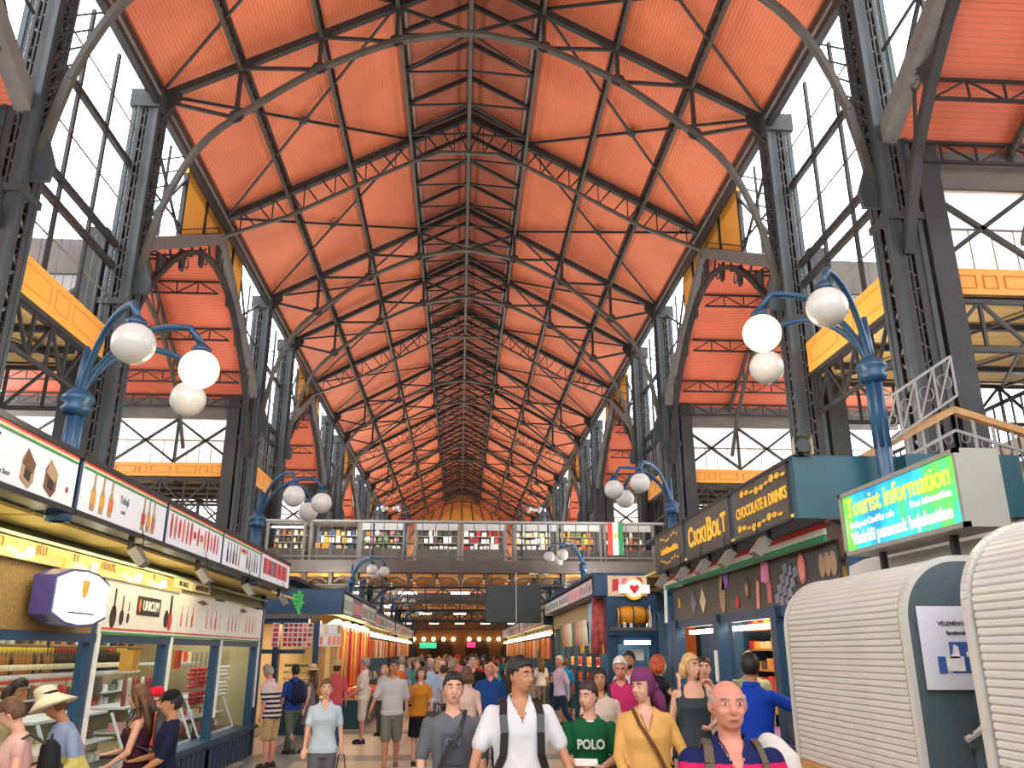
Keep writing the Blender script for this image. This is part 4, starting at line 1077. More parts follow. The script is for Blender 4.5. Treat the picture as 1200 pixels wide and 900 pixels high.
obj('heart', MB().prism([(0,-.11),(.11,.02),(.1,.09),(.04,.1),(0,.06),(-.04,.1),(-.1,.09),(-.11,.02)], (0,-.03,0), (1,0,0), (0,0,1), (0,.02,0)), mat('sign_red', (220,30,40), .4, 0, 0, emis=.3), hs)
for x in (3.5,4.45): obj('post', MB().box(x-.12,x+.12,19.45,19.7,0,3.2), BLUE, t)
obj('end_beam', MB().box(3.62,4.33,19.5,19.7,2.9,3.17), BLUE, t); obj('barrel_shelf', MB().box(3.4,4.5,19.3,19.8,2.3,2.46), BLUE, t); obj('shelf_edge', MB().box(3.4,4.5,19.27,19.3,2.4,2.47), GREYB, t)
obj('lintel', MB().box(3.6,4.4,19.4,19.5,2.1,2.3), BLUED, t); obj('tube_lamp', MB().box(3.75,4.35,19.34,19.38,2.1,2.18), COOL, t)
obj('counter', MB().box(3.5,4.6,19.4,19.9,0,1.05), TEAL, t); obj('back_wall', MB().box(5.3,5.4,19.5,31,0,3.6), WALLC, t); obj('inner_wall', MB().box(3.5,5.3,21.2,21.3,0,3.4), BLUED, t)
for k in range(7):
    obj('post', MB().box(3.45,3.57,20.6+k*1.7,20.72+k*1.7,0,3.2), BLUE, t)
obj('picture_frame', MB().box(3.95,4.3,19.9,19.93,1.75,2.0), UM, t)
obj('fascia', MB().box(3.42,3.5,19.8,31,2.72,3.18), WALLC, t)
bt = thing('wine_barrel', 'orange wooden barrel lying on its side above the shopkeeper window', 'barrel', (3.98,19.5,2.74))
obj('barrel_body', MB().lathe([(.17,-.36),(.21,-.18),(.225,0),(.21,.18),(.17,.36)], (0,0,0), 18, 'x'), mat('barrel_orange', (228,150,30), .4, 0, .12, 6.), bt, smooth=True)
for x in (-.3,.0,.3): obj('hoop', MB().lathe([((.187 if x else .228),x-.015),((.19 if x else .23),x+.015)], (0,0,0), 18, 'x'), BLACK, bt)
obj('end_disc', MB().lathe([(.168,-.37),(.168,-.36)], (0,0,0), 18, 'x'), mat('barrel_end', (70,52,36), .6), bt)
obj('cradle', MB().box(-.3,.3,-.12,.12,-.3,-.18), BLACK, bt)
for q, (x, h, c) in enumerate(((-.2,.2,2),(-.05,.3,10),(.12,.25,8),(.4,.5,2),(.5,.35,4))): tag(obj('bottle', MB().lathe([(.04,0),(.045,.02),(.045,h*.6),(.015,h*.8),(.014,h)], n=8), PAL[c], None, smooth=True, loc=(3.98+x,19.4,2.46)), ['short pale bottle','tall white bottle','brown bottle','tallest white bottle','blue bottle'][q]+' standing under the orange barrel', 'bottle')
RCK = mat('patterned_cloth_red', (190,90,84), .8, 0, .5, 6.)
drape('hanging_rug', 'rose patterned cloth hanging at the corner of the pink sign stall', 3.32, 19.95, 1.9, 3.15, .5, RCK, 'x', 'cloth')
drape('hanging_poster', 'pale blue and yellow poster hanging on the pink sign stall', 3.3, 21.2, 1.95, 3.1, .9, mat('poster_blue', (150,200,220), .6, 0, .3, 4.), 'y', 'poster')
for k in range(8): drape('hanging_shawl', 'pale embroidered shawl hanging along the pink sign stall', 3.3, 22.4+k*.75, 2.1, 2.75, .6, [PAL[2],PAL[7],PAL[9],PAL[3]][k%4], 'y', 'shawl', 'shawls along the pink sign stall')
for k in range(3): drape('yellow_tag', 'yellow price card hanging low on the pink sign stall', 3.34, 20.1+k*1.6, 1.9, 2.12, .5, PAL[1], 'y', 'card', 'yellow cards')
for k in range(10):
    for j in range(3):
        o = obj('paprika_bag', MB().ball((0,0,0),.1,8,6,(1,1,1.3)), [PAL[0],PAPR,PAL[1],ORG][(k+j) % 4], None, smooth=True, loc=(3.75,20.9+k*.9,.85+j*.42)); tag(o, 'red or golden bag of spice on the shelves of the pink sign stall', 'bag', 'spice bags of the pink sign stall')
for j in range(3): obj('shelf', MB().box(3.6,4.0,20.8,30,.7+j*.42,.73+j*.42), WOOD, t)
shop_light(4.3, 25, 2.9, 1.4, 9, 300, (1,.76,.46)); shop_light(4.0, 20.3, 2.6, .8, .8, 70, (1,.9,.7))
tag(obj('closed_parasol', MB().tube([(0,0,0),(0,.05,.5),(.0,.1,2.0)],[.03,.14,.05],8), PAL[8], None, smooth=True, loc=(2.75,29.6,.0)), 'closed brown parasol leaning at the far corner of the pink sign stall', 'parasol')
# signs between the two right stalls
t = thing('market_stall', 'narrow stall with white and red signs between the chocolate stall and the pink sign stall', 'stall', (0,0,0))
obj('attic', MB().box(4.3,5.6,17.0,17.2,3.2,3.75), PM['offwhite'], t); obj('red_print', MB().box(4.95,5.15,16.97,17.0,3.25,3.7), PM['red'], t); obj('dark_print', MB().box(4.75,4.82,16.97,17.0,3.2,3.75), PM['violet'], t)
obj('column', MB().tube([(4.3,16.9,0),(4.3,16.9,3.1)],.16,12), BLUE, t, smooth=True); obj('column_head', MB().lathe([(.16,0),(.24,.08),(.26,.14)], (4.3,16.9,3.0), 12), BLUE, t)
obj('ad_board', MB().box(4.55,5.2,17.1,17.15,2.3,3.1), mat('ad_brown', (96,70,60), .5, 0, .5, 4.), t); obj('orange_cloths', MB().box(4.45,4.75,17.0,17.05,1.7,2.5), ORG, t)
obj('side_wall', MB().box(5.5,5.6,17.1,19.3,0,3.7), BLUE, t); obj('counter', MB().box(4.5,5.5,17.0,17.6,0,.9), TEAL, t)

# ------------------------------------------------------------- chocolate stall on the right
SX = 3.1; RY = [7.42, 9.2, 11.25, 13.1]
SGD = mat('sign_bronze', (76,70,60), .3, .2, .25, 1.2); SGG = mat('sign_gilt', (240,180,50), .4, 0, .1, 8., emis=.35, ecol=(240,176,50))
def rsign(i, label):
    a, b = RY[i], RY[i+1]
    t = thing('boxed_sign', label, 'sign', (SX, 0, 3.1))
    obj('box', MB().box(.01,.34,a+.02,b-.02,0,.58), BLUED, t); obj('face', MB().box(-.01,.01,a+.14,b-.02,.02,.56), SGD, t)
    fr = MB(); fr.box(-.02,.02,a+.1,b,.555,.585); fr.box(-.02,.02,a+.1,b,-.0,.025); obj('frame', fr, BLACK, t)
    return t, (a+b)/2
t, m = rsign(0, 'bronze boxed sign reading Chocolate and Drinks with gilt ornaments, next to the teal wall')
lettering('CHOCOLATE & DRINKS', .165, SGG, t, (-.014, m, .28), (0,-1,0), (0,0,1), sx=.84, bold=.003)
for z, y0 in ((.46,-.1),(.1,.05)):
    mb = MB()
    for q in range(9): 
        cy = m-.6+q*.15+y0; mb.prism(circ(1,6,0,0,.07,.018+.012*(q % 3)), (-.016,cy,z+.02*math.sin(q)), (0,-1,0), (0,0,1), (-.004,0,0))
    obj('gilt_ornament', mb, PM['gold'], t)
t, m = rsign(1, 'dark boxed sign reading CsokiBolt in yellow letters')
lettering('CsokiBolt'.upper().replace('CSOKIBOLT','CSOKIBOLT'), .01, SGG, t, (.02, m, .28), (0,-1,0), (0,0,1)) if False else None
x = 0
for ch, s_ in zip('CSOKIBOLT', (.36,.26,.26,.26,.26,.4,.26,.26,.3)):
    w = s_*.62*(0.5 if ch == 'I' else 1)
    lettering(ch, s_, SGG, t, (-.014, m+.86-x-w/2, .25+(.0 if s_ < .3 else .03)), (0,-1,0), (0,0,1), bold=.01)
    x += w+.012
t, m = rsign(2, 'dark boxed sign with gilt scrolls and small yellow lettering, farthest of the three')
lettering('Csokoládémanufaktúra', .13, SGG, t, (-.014, m, .28), (0,-1,0), (0,0,1), sx=.84, bold=.003)
for z in (.45, .12):
    mb = MB()
    for q in range(7): mb.prism(circ(1,6,0,0,.06,.022), (-.016,m-.5+q*.16,z+.03*math.sin(q*1.3)), (0,-1,0), (0,0,1), (-.004,0,0))
    obj('gilt_ornament', mb, PM['gold'], t)
st = thing('market_stall', 'chocolate stall on the right with red white green valance and dark pictured panel', 'stall', (3.6, 0, 0))
obj('attic', MB().box(-.5,.5,7.38,7.46,3.1,3.68), TEAL, st); obj('attic', MB().box(.5,1.6,7.2,7.5,3.1,3.68), TEAL, st)
obj('roof', MB().box(-.5,1.5,7.4,14.0,3.66,3.7), BLUED, st); obj('soffit', MB().box(-.5,-.05,7.5,14,3.13,3.16), SOFF, st)
obj('canopy', MB().add([(-.12,7.6,3.12),(-.12,14,3.12),(.0,14,3.3),(.0,7.6,3.3),(.2,7.6,2.98),(.2,14,2.98)], [(0,1,2,3),(0,4,5,1),(0,3,4),(1,5,2)]), mat('canopy_grey', (120,128,138), .3, .4, .1), st)
for k, c in enumerate(('flagred','offwhite','green')):
    z1 = 3.11-.06*k; z0 = z1-.06; xx = -.13
    obj('valance_stripe', MB().box(-.16,-.13,7.65,14,z0,z1), PM[c], st)
obj('valance_top', MB().box(-.17,-.1,7.65,14,3.11,3.2), mat('valance_grey', (170,176,182), .35, .3, .06), st)
obj('sun_blind', MB().add([(-.12,14.0,3.15),(-.12,14.1,2.4),(-.1,14.4,2.4),(-.1,14.3,3.15)], [(0,1,2,3)]), PM['offwhite'], st)
pn = obj('picture_panel', MB().box(-.03,0,7.7,14,2.42,2.95), mat('panel_charcoal', (66,64,62), .3, .1, .2, 1.), st)
def pic(name, poly, y, m): return obj(name, MB().prism(poly, (-.034, y, 2.42), (0,-1,0), (0,0,1), (-.005,0,0)), PM[m], pn)
for q in range(3):
    for r in range(4):
        pic('chocolate_square', [(0,0),(.14,.02),(.1,.12),(-.04,.1)], 9.05-q*.13+r*.1, 'slate').location.z = .32-r*.1-q*.03
pic('wafer_picture', circ(1,14,0,.34,.1,.16), 8.55, 'rose'); pic('wafer_picture', circ(1,14,0,.34,.07,.12), 8.55, 'salmon').location.x = -.004
for k in range(3): pic('nut_picture', circ(1,10,0,.32,.07,.12), 8.05-k*.13, 'tan')
pic('bar_picture', [(-.12,.3),(.14,.26),(.16,.5),(-.08,.52)], 9.65, 'pink'); pic('bar_picture', [(0,.05),(.12,.05),(.14,.28),(.0,.28)], 9.6, 'rose')
pic('scoop_picture', circ(1,12,0,.25,.09,.13), 10.3, 'brown'); pic('scoop_picture', circ(1,12,0,.25,.05,.08), 10.3, 'tan').location.x = -.004
pic('stick_picture', [(-.05,0),(.05,0),(.1,.3),(.02,.34)], 9.95, 'salmon'); pic('bonbon_picture', circ(1,8,0,.12,.08,.08), 10.7, 'red')
pic('plate_picture', circ(1,14,0,.27,.13,.26), 11.3, 'tan'); pic('drape_picture', [(-.1,.3),(.16,.34),(.2,.52),(-.05,.52)], 11.2, 'violet')
for k, y in enumerate((12.25,12.75)): pic('gem_picture', [(0,.05),(.16,.22),(0,.42),(-.16,.22)], y, ['cream','grey'][k])
pic('yellow_picture', [(-.05,.2),(.06,.2),(.06,.34),(-.05,.34)], 13.6, 'gold')
for y in (7.75, 9.35, 11.55, 13.8): obj('post', MB().box(-.1,.06,y-.09,y+.09,0,2.42), BLUE, st)
for y in (10.3, 12.6): obj('inner_post', MB().box(.5,.62,y-.05,y+.05,0,2.6), BLUE, st)
obj('head_rail', MB().box(-.06,.04,7.7,14,2.3,2.42), BLUE, st)
for a, b in ((9.5,11.4),(11.8,13.6)): obj('tube_lamp', MB().box(.1,.15,a,b,2.2,2.26), COOL, st)
obj('counter', MB().box(-.12,.6,7.7,13.9,0,.95), TEAL, st); obj('counter_trim', MB().box(-.14,.6,7.7,13.9,.95,1.0), mat('purple_trim', (90,50,130), .4), st); obj('counter_rail', MB().box(-.16,-.12,7.7,13.9,.86,.95), PM['offwhite'], st)
obj('back_wall', MB().box(1.55,1.65,7.5,14,0,3.6), WALLC, st); obj('end_wall', MB().box(.0,1.6,7.5,7.6,0,3.1), BLUE, st); obj('end_wall', MB().box(.5,1.6,13.9,14,0,3.6), BLUED, st); obj('paper_slip', MB().box(-.12,-.1,11.5,11.6,1.55,1.95), PM['offwhite'], st)
SHO = mat('amber_shelf', (214,140,60), .5, 0, .2, 3.)
for k in range(5):
    obj('shelf', MB().box(1.1,1.5,7.8,13.8,1.05+k*.3,1.08+k*.3), SHO, st)
    for q in range(24):
        o = obj('chocolate_box', MB().box(-.06,.06,-.08,.08,0,rnd.uniform(.1,.22)), [PAL[1],PAL[5],PAL[8],PAL[0],PAL[7],SHO][rnd.randrange(6)], None, loc=(4.75,7.95+q*.245,1.08+k*.3)); tag(o, 'small box of sweets on the %s amber shelf of the chocolate stall' % ['lowest','second','middle','fourth','topmost'][k], 'box', 'sweet boxes, %s shelf of the chocolate stall' % ordw[k])
rs = thing('round_sticker', 'round black sticker with white lettering on the glass of the chocolate stall', 'sticker', (3.95,10.25,2.0))
obj('disc', MB().prism(circ(.17,20), (0,0,0), (0,-1,0), (0,0,1), (-.006,0,0)), PM['dark'], rs); obj('card', MB().box(.0,.004,-.5,.35,-.25,.25), UM, rs)
lettering('KÁVÉ', .09, PM['offwhite'], rs, (-.008,0,.07), (0,-1,0), (0,0,1), bold=.002); lettering('COFFEE', .05, PM['offwhite'], rs, (-.008,0,-.05), (0,-1,0), (0,0,1))
obj('glass_case', MB().box(-.1,.3,8.0,9.2,1.0,1.35), SHOPG, st)
for q in range(14): tag(obj('praline_packet', MB().box(-.07,.07,-.05,.05,0,.14), PAL[[2,8,1,10][q % 4]], None, loc=(3.62+.16*(q % 2), 8.1+(q//2)*.16, 1.0)), 'clear packet of pralines on the counter by the purple trim', 'packet', 'praline packets on the counter')
shop_light(4.4, 10.8, 2.9, 1.0, 5.5, 170, (1,.82,.56))
for i, y in enumerate((8.3,9.4,10.4,11.4,12.6)): flood(3.15, y, 3.0, -1, 'grey flood lamp under the bronze signs of the chocolate stall, %s from the camera' % ordw[i])
hs = thing('horn_speaker', 'small square horn loudspeaker on top of the teal wall of the chocolate stall', 'loudspeaker', (3.2,7.42,3.78))
obj('horn', MB().add([(-.09,-.1,-.09),(.09,-.1,-.09),(.09,-.1,.09),(-.09,-.1,.09),(-.05,.08,-.05),(.05,.08,-.05),(.05,.08,.05),(-.05,.08,.05)], [(0,4,5,1),(1,5,6,2),(2,6,7,3),(3,7,4,0),(4,7,6,5)]), mat('speaker_cream', (170,168,150), .5), hs)
obj('throat', MB().lathe([(.07,-.09),(.025,.0),(.02,.05)], (0,0,0), 12, 'y'), BLACK, hs); obj('bracket', MB().bar((0,0,-.1),(0,.0,-.05),.04), IRON, hs)

# ------------------------------------------------------------- lit tourist sign
INFO = bpy.data.materials.new('lit_info_face'); INFO.use_nodes = True
N_ = INFO.node_tree.nodes; L_ = INFO.node_tree.links; b_ = N_['Principled BSDF']
tc = N_.new('ShaderNodeTexCoord'); gr = N_.new('ShaderNodeTexNoise'); gr.inputs['Scale'].default_value = 1.6; cr = N_.new('ShaderNodeValToRGB')
mp = N_.new('ShaderNodeMapping'); mp.inputs['Scale'].default_value = (1,1.6,.7); L_.new(tc.outputs['Object'], mp.inputs[0]); L_.new(mp.outputs[0], gr.inputs[0])
for p_, c_ in ((.3,(30,140,210)),(.48,(40,190,220)),(.56,(70,205,130)),(.66,(110,220,60))):
    e = cr.color_ramp.elements.new(p_); e.color = (*s2l(c_), 1)
L_.new(gr.outputs['Fac'], cr.inputs[0]); L_.new(cr.outputs[0], b_.inputs['Base Color']); L_.new(cr.outputs[0], b_.inputs['Emission Color']); b_.inputs['Emission Strength'].default_value = .75
t = thing('information_sign', 'lit blue and green box sign reading Tourist information above the roller shutters', 'sign', (2.95, 0, 2.62))
CG = mat('case_grey', (150,148,138), .4, .2, .06)
obj('case', MB().box(.02,.26,4.62,6.2,0,.47), CG, t); obj('face', MB().box(0,.02,4.66,6.16,.03,.44), INFO, t)
fr = MB()
for z in (0,.44): fr.box(-.015,.02,4.62,6.2,z,z+.03)
for y in (4.62,6.17): fr.box(-.015,.02,y,y+.03,0,.47)
obj('frame', fr, CG, t)
WL = mat('lit_lettering', (250,255,245), .4, 0, 0, emis=.8); YL = mat('yellow_lettering', (240,240,70), .4, 0, 0, emis=.75)
lettering('Tourist information', .2, YL, t, (-.004,5.41,.335), (0,-1,0), (0,0,1), sx=.87, bold=.002)
lettering('Budapest Card for sale', .07, WL, t, (-.004,5.75,.21), (0,-1,0), (0,0,1)); lettering('Free information', .07, WL, t, (-.004,4.97,.225), (0,-1,0), (0,0,1))
lettering('Vásárlói panaszok bejelentése', .125, WL, t, (-.004,5.41,.11), (0,-1,0), (0,0,1), sx=.88, bold=.002)
obj('bracket', MB().bar((.13,5.0,0),(.13,5.0,-.25),.04), IRON, t); obj('bracket', MB().bar((.13,5.9,0),(.13,5.9,-.25),.04), IRON, t)

# ------------------------------------------------------------- roller shutter kiosks
SHUT = mat('shutter_cream', (208,206,200), .38, .1, .04, 3.); SIDE = mat('kiosk_side_grey', (84,98,102), .4, .1, .08, 2.); RIM = mat('kiosk_rim', (206,204,196), .35, .2, .04)
def kiosk(X, y0, y1, ztop, zbot, label, R=.36, depth=1.0, rimw=.035):
    t = thing('shutter_kiosk', label, 'kiosk', (X, 0, 0))
    H = ztop-R
    prof = [(0,zbot),(0,H)] + [(R*(1-math.cos(a)), H+R*math.sin(a)) for a in [PI/2*q/16 for q in range(1,17)]] + [(depth,ztop)]
    def at(s):
        z = zbot
        L1 = H-zbot
        if s < L1: return Vector((0,0,zbot+s)), Vector((0,0,1))
        a = (s-L1)/R
        if a < PI/2: return Vector((R*(1-math.cos(a)),0,H+R*math.sin(a))), Vector((math.sin(a),0,math.cos(a)))
        return Vector((R+(s-L1-R*PI/2),0,ztop)), Vector((1,0,0))
    pitch = .04; n = int((H-zbot+R*PI/2+.15)/pitch); me0 = None
    for k in range(n):
        p, d = at(k*pitch); nrm = Vector((-d.z,0,d.x))
        mb = MB(); w = pitch*.94; pr = [(0,0),(w*.25,.009),(w*.75,.009),(w,0),(w,-.012),(0,-.012)]
        if me0 is None: o = obj('slat', MB().prism(pr, (0,y0+.05,0), (0,0,1), (-1,0,0), (0,y1-y0-.1,0)), SHUT, t); me0 = o.data
        else: o = bpy.data.objects.new('slat', me0); COL.objects.link(o); o.parent = t
        o.location = p+nrm*.0; o.rotation_euler = (0, math.atan2(d.x, d.z), 0)
    full = [(0,0)]+prof[1:]+[(depth,0)]
    for ya, yb in ((y0-.02,y0+.02),(y1-.02,y1+.02)):
        obj('side_panel', MB().prism([(a,b) for a,b in full], (.02,ya,0), (1,0,0), (0,0,1), (0,yb-ya,0)), SIDE, t)
        mb = MB(); pp = [Vector((x-.0,(ya+yb)/2,z)) for x,z in [(0,zbot)]+prof[1:]]
        for p, q in zip(pp, pp[1:]): mb.bar(p, q, rimw, .045, (0,1,0))
        obj('rim', mb, RIM, t)
    obj('sill', MB().box(-.06,.1,y0-.05,y1+.05,zbot-.07,zbot), WOOD, t); obj('base', MB().box(.0,.1,y0,y1,0,zbot-.07), SIDE, t)
    obj('inner_panel', MB().box(.03,.05,y0,y1,zbot-.02,H+.02), SIDE, t)
    return t
kiosk(2.6, 4.85, 6.65, 2.46, 1.16, 'cream roller shutter kiosk with a white notice on its grey side')
kiosk(2.62, 2.6, 4.22, 2.56, 1.2, 'cream roller shutter kiosk nearest the camera at the right edge', R=.42, rimw=.055)
t = thing('shutter_kiosk', 'taller kiosk with a plain cream top band behind the shuttered one', 'kiosk', (3.2,0,0))
obj('top_band', MB().prism([(0,2.45),(.02,2.6),(.15,2.66),(.9,2.66),(.9,2.45)], (0,4.75,0), (1,0,0), (0,0,1), (0,2.0,0)), SHUT, t); obj('body', MB().box(.05,.9,4.8,6.7,0,2.45), SIDE, t)
obj('side_panel', MB().prism([(0,0),(0,2.4),(.02,2.6),(.15,2.68),(.95,2.68),(.95,0)], (0,4.7,0), (1,0,0), (0,0,1), (0,.06,0)), SIDE, t)
nt = thing('notice', 'white notice with a blue thumb and letter symbol on the grey kiosk side', 'notice', (2.66,4.8,1.72))
obj('sheet', MB().box(0,.5,0,.01,0,.46), mat('notice_white', (216,216,226), .4, 0, .02), nt)
for z in (.36,.31): lettering('VÉLEMÉNYED ÉRDEKEL' if z > .34 else 'facebook.com/piac', .033, PM['dark'], nt, (.28,-.002,z), (1,0,0), (0,0,1))
NB = mat('notice_blue', (66,96,164), .4)
obj('blue_square', MB().box(.16,.34,-.004,0,.09,.26), NB, nt); lettering('f', .2, PM['offwhite'], nt, (.285,-.006,.17), (1,0,0), (0,0,1), bold=.006)
mb = MB(); mb.box(.13,.235,-.008,-.004,.1,.18); mb.prism([(.15,.17),(.215,.17),(.21,.235),(.185,.245),(.175,.2)], (0,-.008,0), (1,0,0), (0,0,1), (0,.003,0)); obj('thumb_symbol', mb, PM['offwhite'], nt); obj('cuff', MB().box(.08,.125,-.009,-.004,.09,.18), NB, nt)
obj('ochre_square', MB().box(.37,.47,-.004,0,.09,.26), PM['brown'], nt)
kb = thing('iron_bracket', 'curved grey iron bracket with a square leg on the kiosk side', 'bracket', (2.9,4.74,0))
obj('leg', MB().box(-.02,.14,0,.07,0,1.42), SIDE, kb); obj('arm', MB().tube([(.12,.03,1.72),(.1,.03,1.6),(.0,.03,1.5),(-.08,.03,1.46)], .02, 6), RIM, kb); obj('plate', MB().box(-.06,.3,.02,.05,1.42,1.5), SIDE, kb)

# ------------------------------------------------------------- gallery stair on the right
SGR = mat('stair_silver', (150,148,142), .4, .4, .1)
t = thing('gallery_stair', 'iron stair with wooden handrail and ring patterned balustrade rising on the right', 'stair', (0,0,0))
A = (5.05,10,4.26); B = (6.55,10.2,5.02); C_ = (8.4,10.2,4.45)
for p, q in ((A,B),(B,C_)):
    p = Vector(p); q = Vector(q)
    obj('handrail', MB().bar(p, q, .12, .09), WOOD, t); obj('lower_rail', MB().bar(p-Vector((0,0,.28)), q-Vector((0,0,.28)), .04), SGR, t); obj('lower_rail', MB().bar(p-Vector((0,0,1.2)), q-Vector((0,0,1.2)), .06), SGR, t)
    n = 6 if q == Vector(B) else 7; mb = MB()
    for k in range(n+1):
        c = p.lerp(q, k/n); mb.bar(c, c-Vector((0,0,1.25)), .035)
        if k < n:
            c2 = p.lerp(q, (k+.5)/n)-Vector((0,0,.72)); mb.tube([c2+Vector((.11*math.cos(a),0,.2*math.sin(a))) for a in [2*PI*j/12 for j in range(13)]], .014, 5)
            mb.tube([c2+Vector((.06*math.cos(a),0,.38+.07*math.sin(a))) for a in [2*PI*j/8 for j in range(9)]], .011, 4)
            mb.tube([c2+Vector((.06*math.cos(a),0,-.38+.07*math.sin(a))) for a in [2*PI*j/8 for j in range(9)]], .011, 4)
    obj('balustrade', mb, SGR, t)
mb = MB(); 
for k in range(9): mb.box(5.0+k*.2,5.2+k*.2,10.1,11.3,3.0+k*.1,3.05+k*.1)
obj('steps', mb, GREYB, t); obj('string', MB().bar((5,10.05,2.95),(6.8,10.05,3.9),.06,.25), IRON, t); obj('landing', MB().box(6.6,9.4,10.05,12.4,3.8,3.9), GREYB, t)
obj('handrail', MB().bar((5.05,11.6,4.45),(9.3,11.6,4.45),.1,.08), WOOD, t)
p = Vector((5.4,9.95,4.45)); q = Vector((6.5,9.95,5.15))
mb = MB(); u = Vector((0,0,.55)); mb.bar(p,q,.03); mb.bar(p+u,q+u,.035)
for k in range(5):
    c = p.lerp(q,k/4); mb.bar(c,c+u,.025)
    if k < 4: c2 = p.lerp(q,(k+.5)/4)+u/2; mb.tube([c2+Vector((.1*math.cos(a),0,.1*math.sin(a))) for a in [2*PI*j/10 for j in range(11)]], .012, 4); mb.bar(c, p.lerp(q,(k+1)/4)+u, .02)
obj('upper_balustrade', mb, SGR, t)
for x in (5.6, 7.2, 9.0): obj('post', MB().bar((x,11.5,0),(x,11.5,4.4),.12), SGR, t)
mb = MB()
for k in range(16): 
    x = 5.2+k*.26; mb.bar((x,11.6,3.4),(x,11.6,4.45),.03); mb.tube([(x+.13+.1*math.cos(a),11.6,3.9+.22*math.sin(a)) for a in [2*PI*j/10 for j in range(11)]], .014, 4)
obj('balustrade', mb, SGR, t)
# ============================================================= people
def loft(mb, secs, n=18):
    vs = []; fs = []
    for (cx, cy, z, rx, ry) in secs:
        for k in range(n):
            a = 2*PI*k/n; vs.append((cx+rx*math.cos(a), cy+ry*math.sin(a), z))
    for i in range(len(secs)-1):
        for k in range(n):
            k2 = (k+1) % n; fs.append((i*n+k, i*n+k2, (i+1)*n+k2, (i+1)*n+k))
    fs.append(tuple(range(n-1,-1,-1))); fs.append(tuple((len(secs)-1)*n+k for k in range(n)))
    mb.add(vs, fs)
def limb(mb, pts, rs, n=10):
    mb.tube(pts, rs, n)
    for p, r in zip(pts, rs): mb.ball(p, r, n, 7)
def skin_mesh(mb, voxel, smooth=2):
    """grow one continuous surface over the laid-out volumes"""
    me = bpy.data.meshes.new('m'); me.from_pydata([tuple(v) for v in mb.v], [], mb.f)
    o = bpy.data.objects.new('m', me)
    r = o.modifiers.new('r', 'REMESH'); r.mode = 'VOXEL'; r.voxel_size = voxel; r.use_smooth_shade = True
    if smooth:
        s = o.modifiers.new('s', 'SMOOTH'); s.factor = .5; s.iterations = smooth
    out = evaluated(o)
    bpy.data.objects.remove(o); bpy.data.meshes.remove(me)
    out.polygons.foreach_set('use_smooth', [True]*len(out.polygons))
    return out
SKN = {k: mat('skin_'+k, tuple(int(v*.91) for v in c), .5, 0, .06, 8., spec=.35) for k, c in dict(fair=(226,172,146), tan=(196,138,104), warm=(178,120,88), red=(216,146,124), pale=(236,192,168)).items()}
HAIR = {k: mat('hair_'+k, c, .55, 0, .25, 25., bump=.4) for k, c in dict(black=(24,20,20), dark=(50,36,28), brown=(92,60,38), grey=(150,142,132), blond=(196,160,104), redh=(176,76,36), white=(206,200,190)).items()}
CM = {}
def cloth(rgb):
    k = 'cloth_%d_%d_%d' % rgb
    if k not in CM: CM[k] = mat(k, tuple(int(v*.9) for v in rgb), .85, 0, .1, 6., spec=.2, bump=.15)
    return CM[k]
EYEW = mat('eye_white', (226,220,214), .3, 0, 0); EYED = mat('iris_dark', (40,28,22), .2, 0, 0); LIP = mat('lips', (150,84,72), .5, 0, 0)
BRW = mat('brow', (60,42,32), .8, 0, 0)
ARM = {
 'down':   ((.235,.02,1.14), (.245,-.05,.9)), 'fwd': ((.225,-.03,1.15), (.225,-.19,.95)), 'back': ((.24,.1,1.15), (.26,.1,.91)),
 'phone':  ((.25,-.16,1.2), (.07,-.24,1.44)), 'hold': ((.23,-.02,1.14), (.1,-.27,1.1)), 'reach': ((.27,-.2,1.28), (.24,-.46,1.28)),
 'strap':  ((.25,.0,1.15), (.16,-.15,1.33)), 'low': ((.24,-.06,1.13), (.18,-.28,.98)), 'side': ((.33,-.12,1.3), (.5,-.3,1.34)), 'out': ((.29,-.03,1.16),(.36,-.13,.95)),
}
hr = random.Random(5)
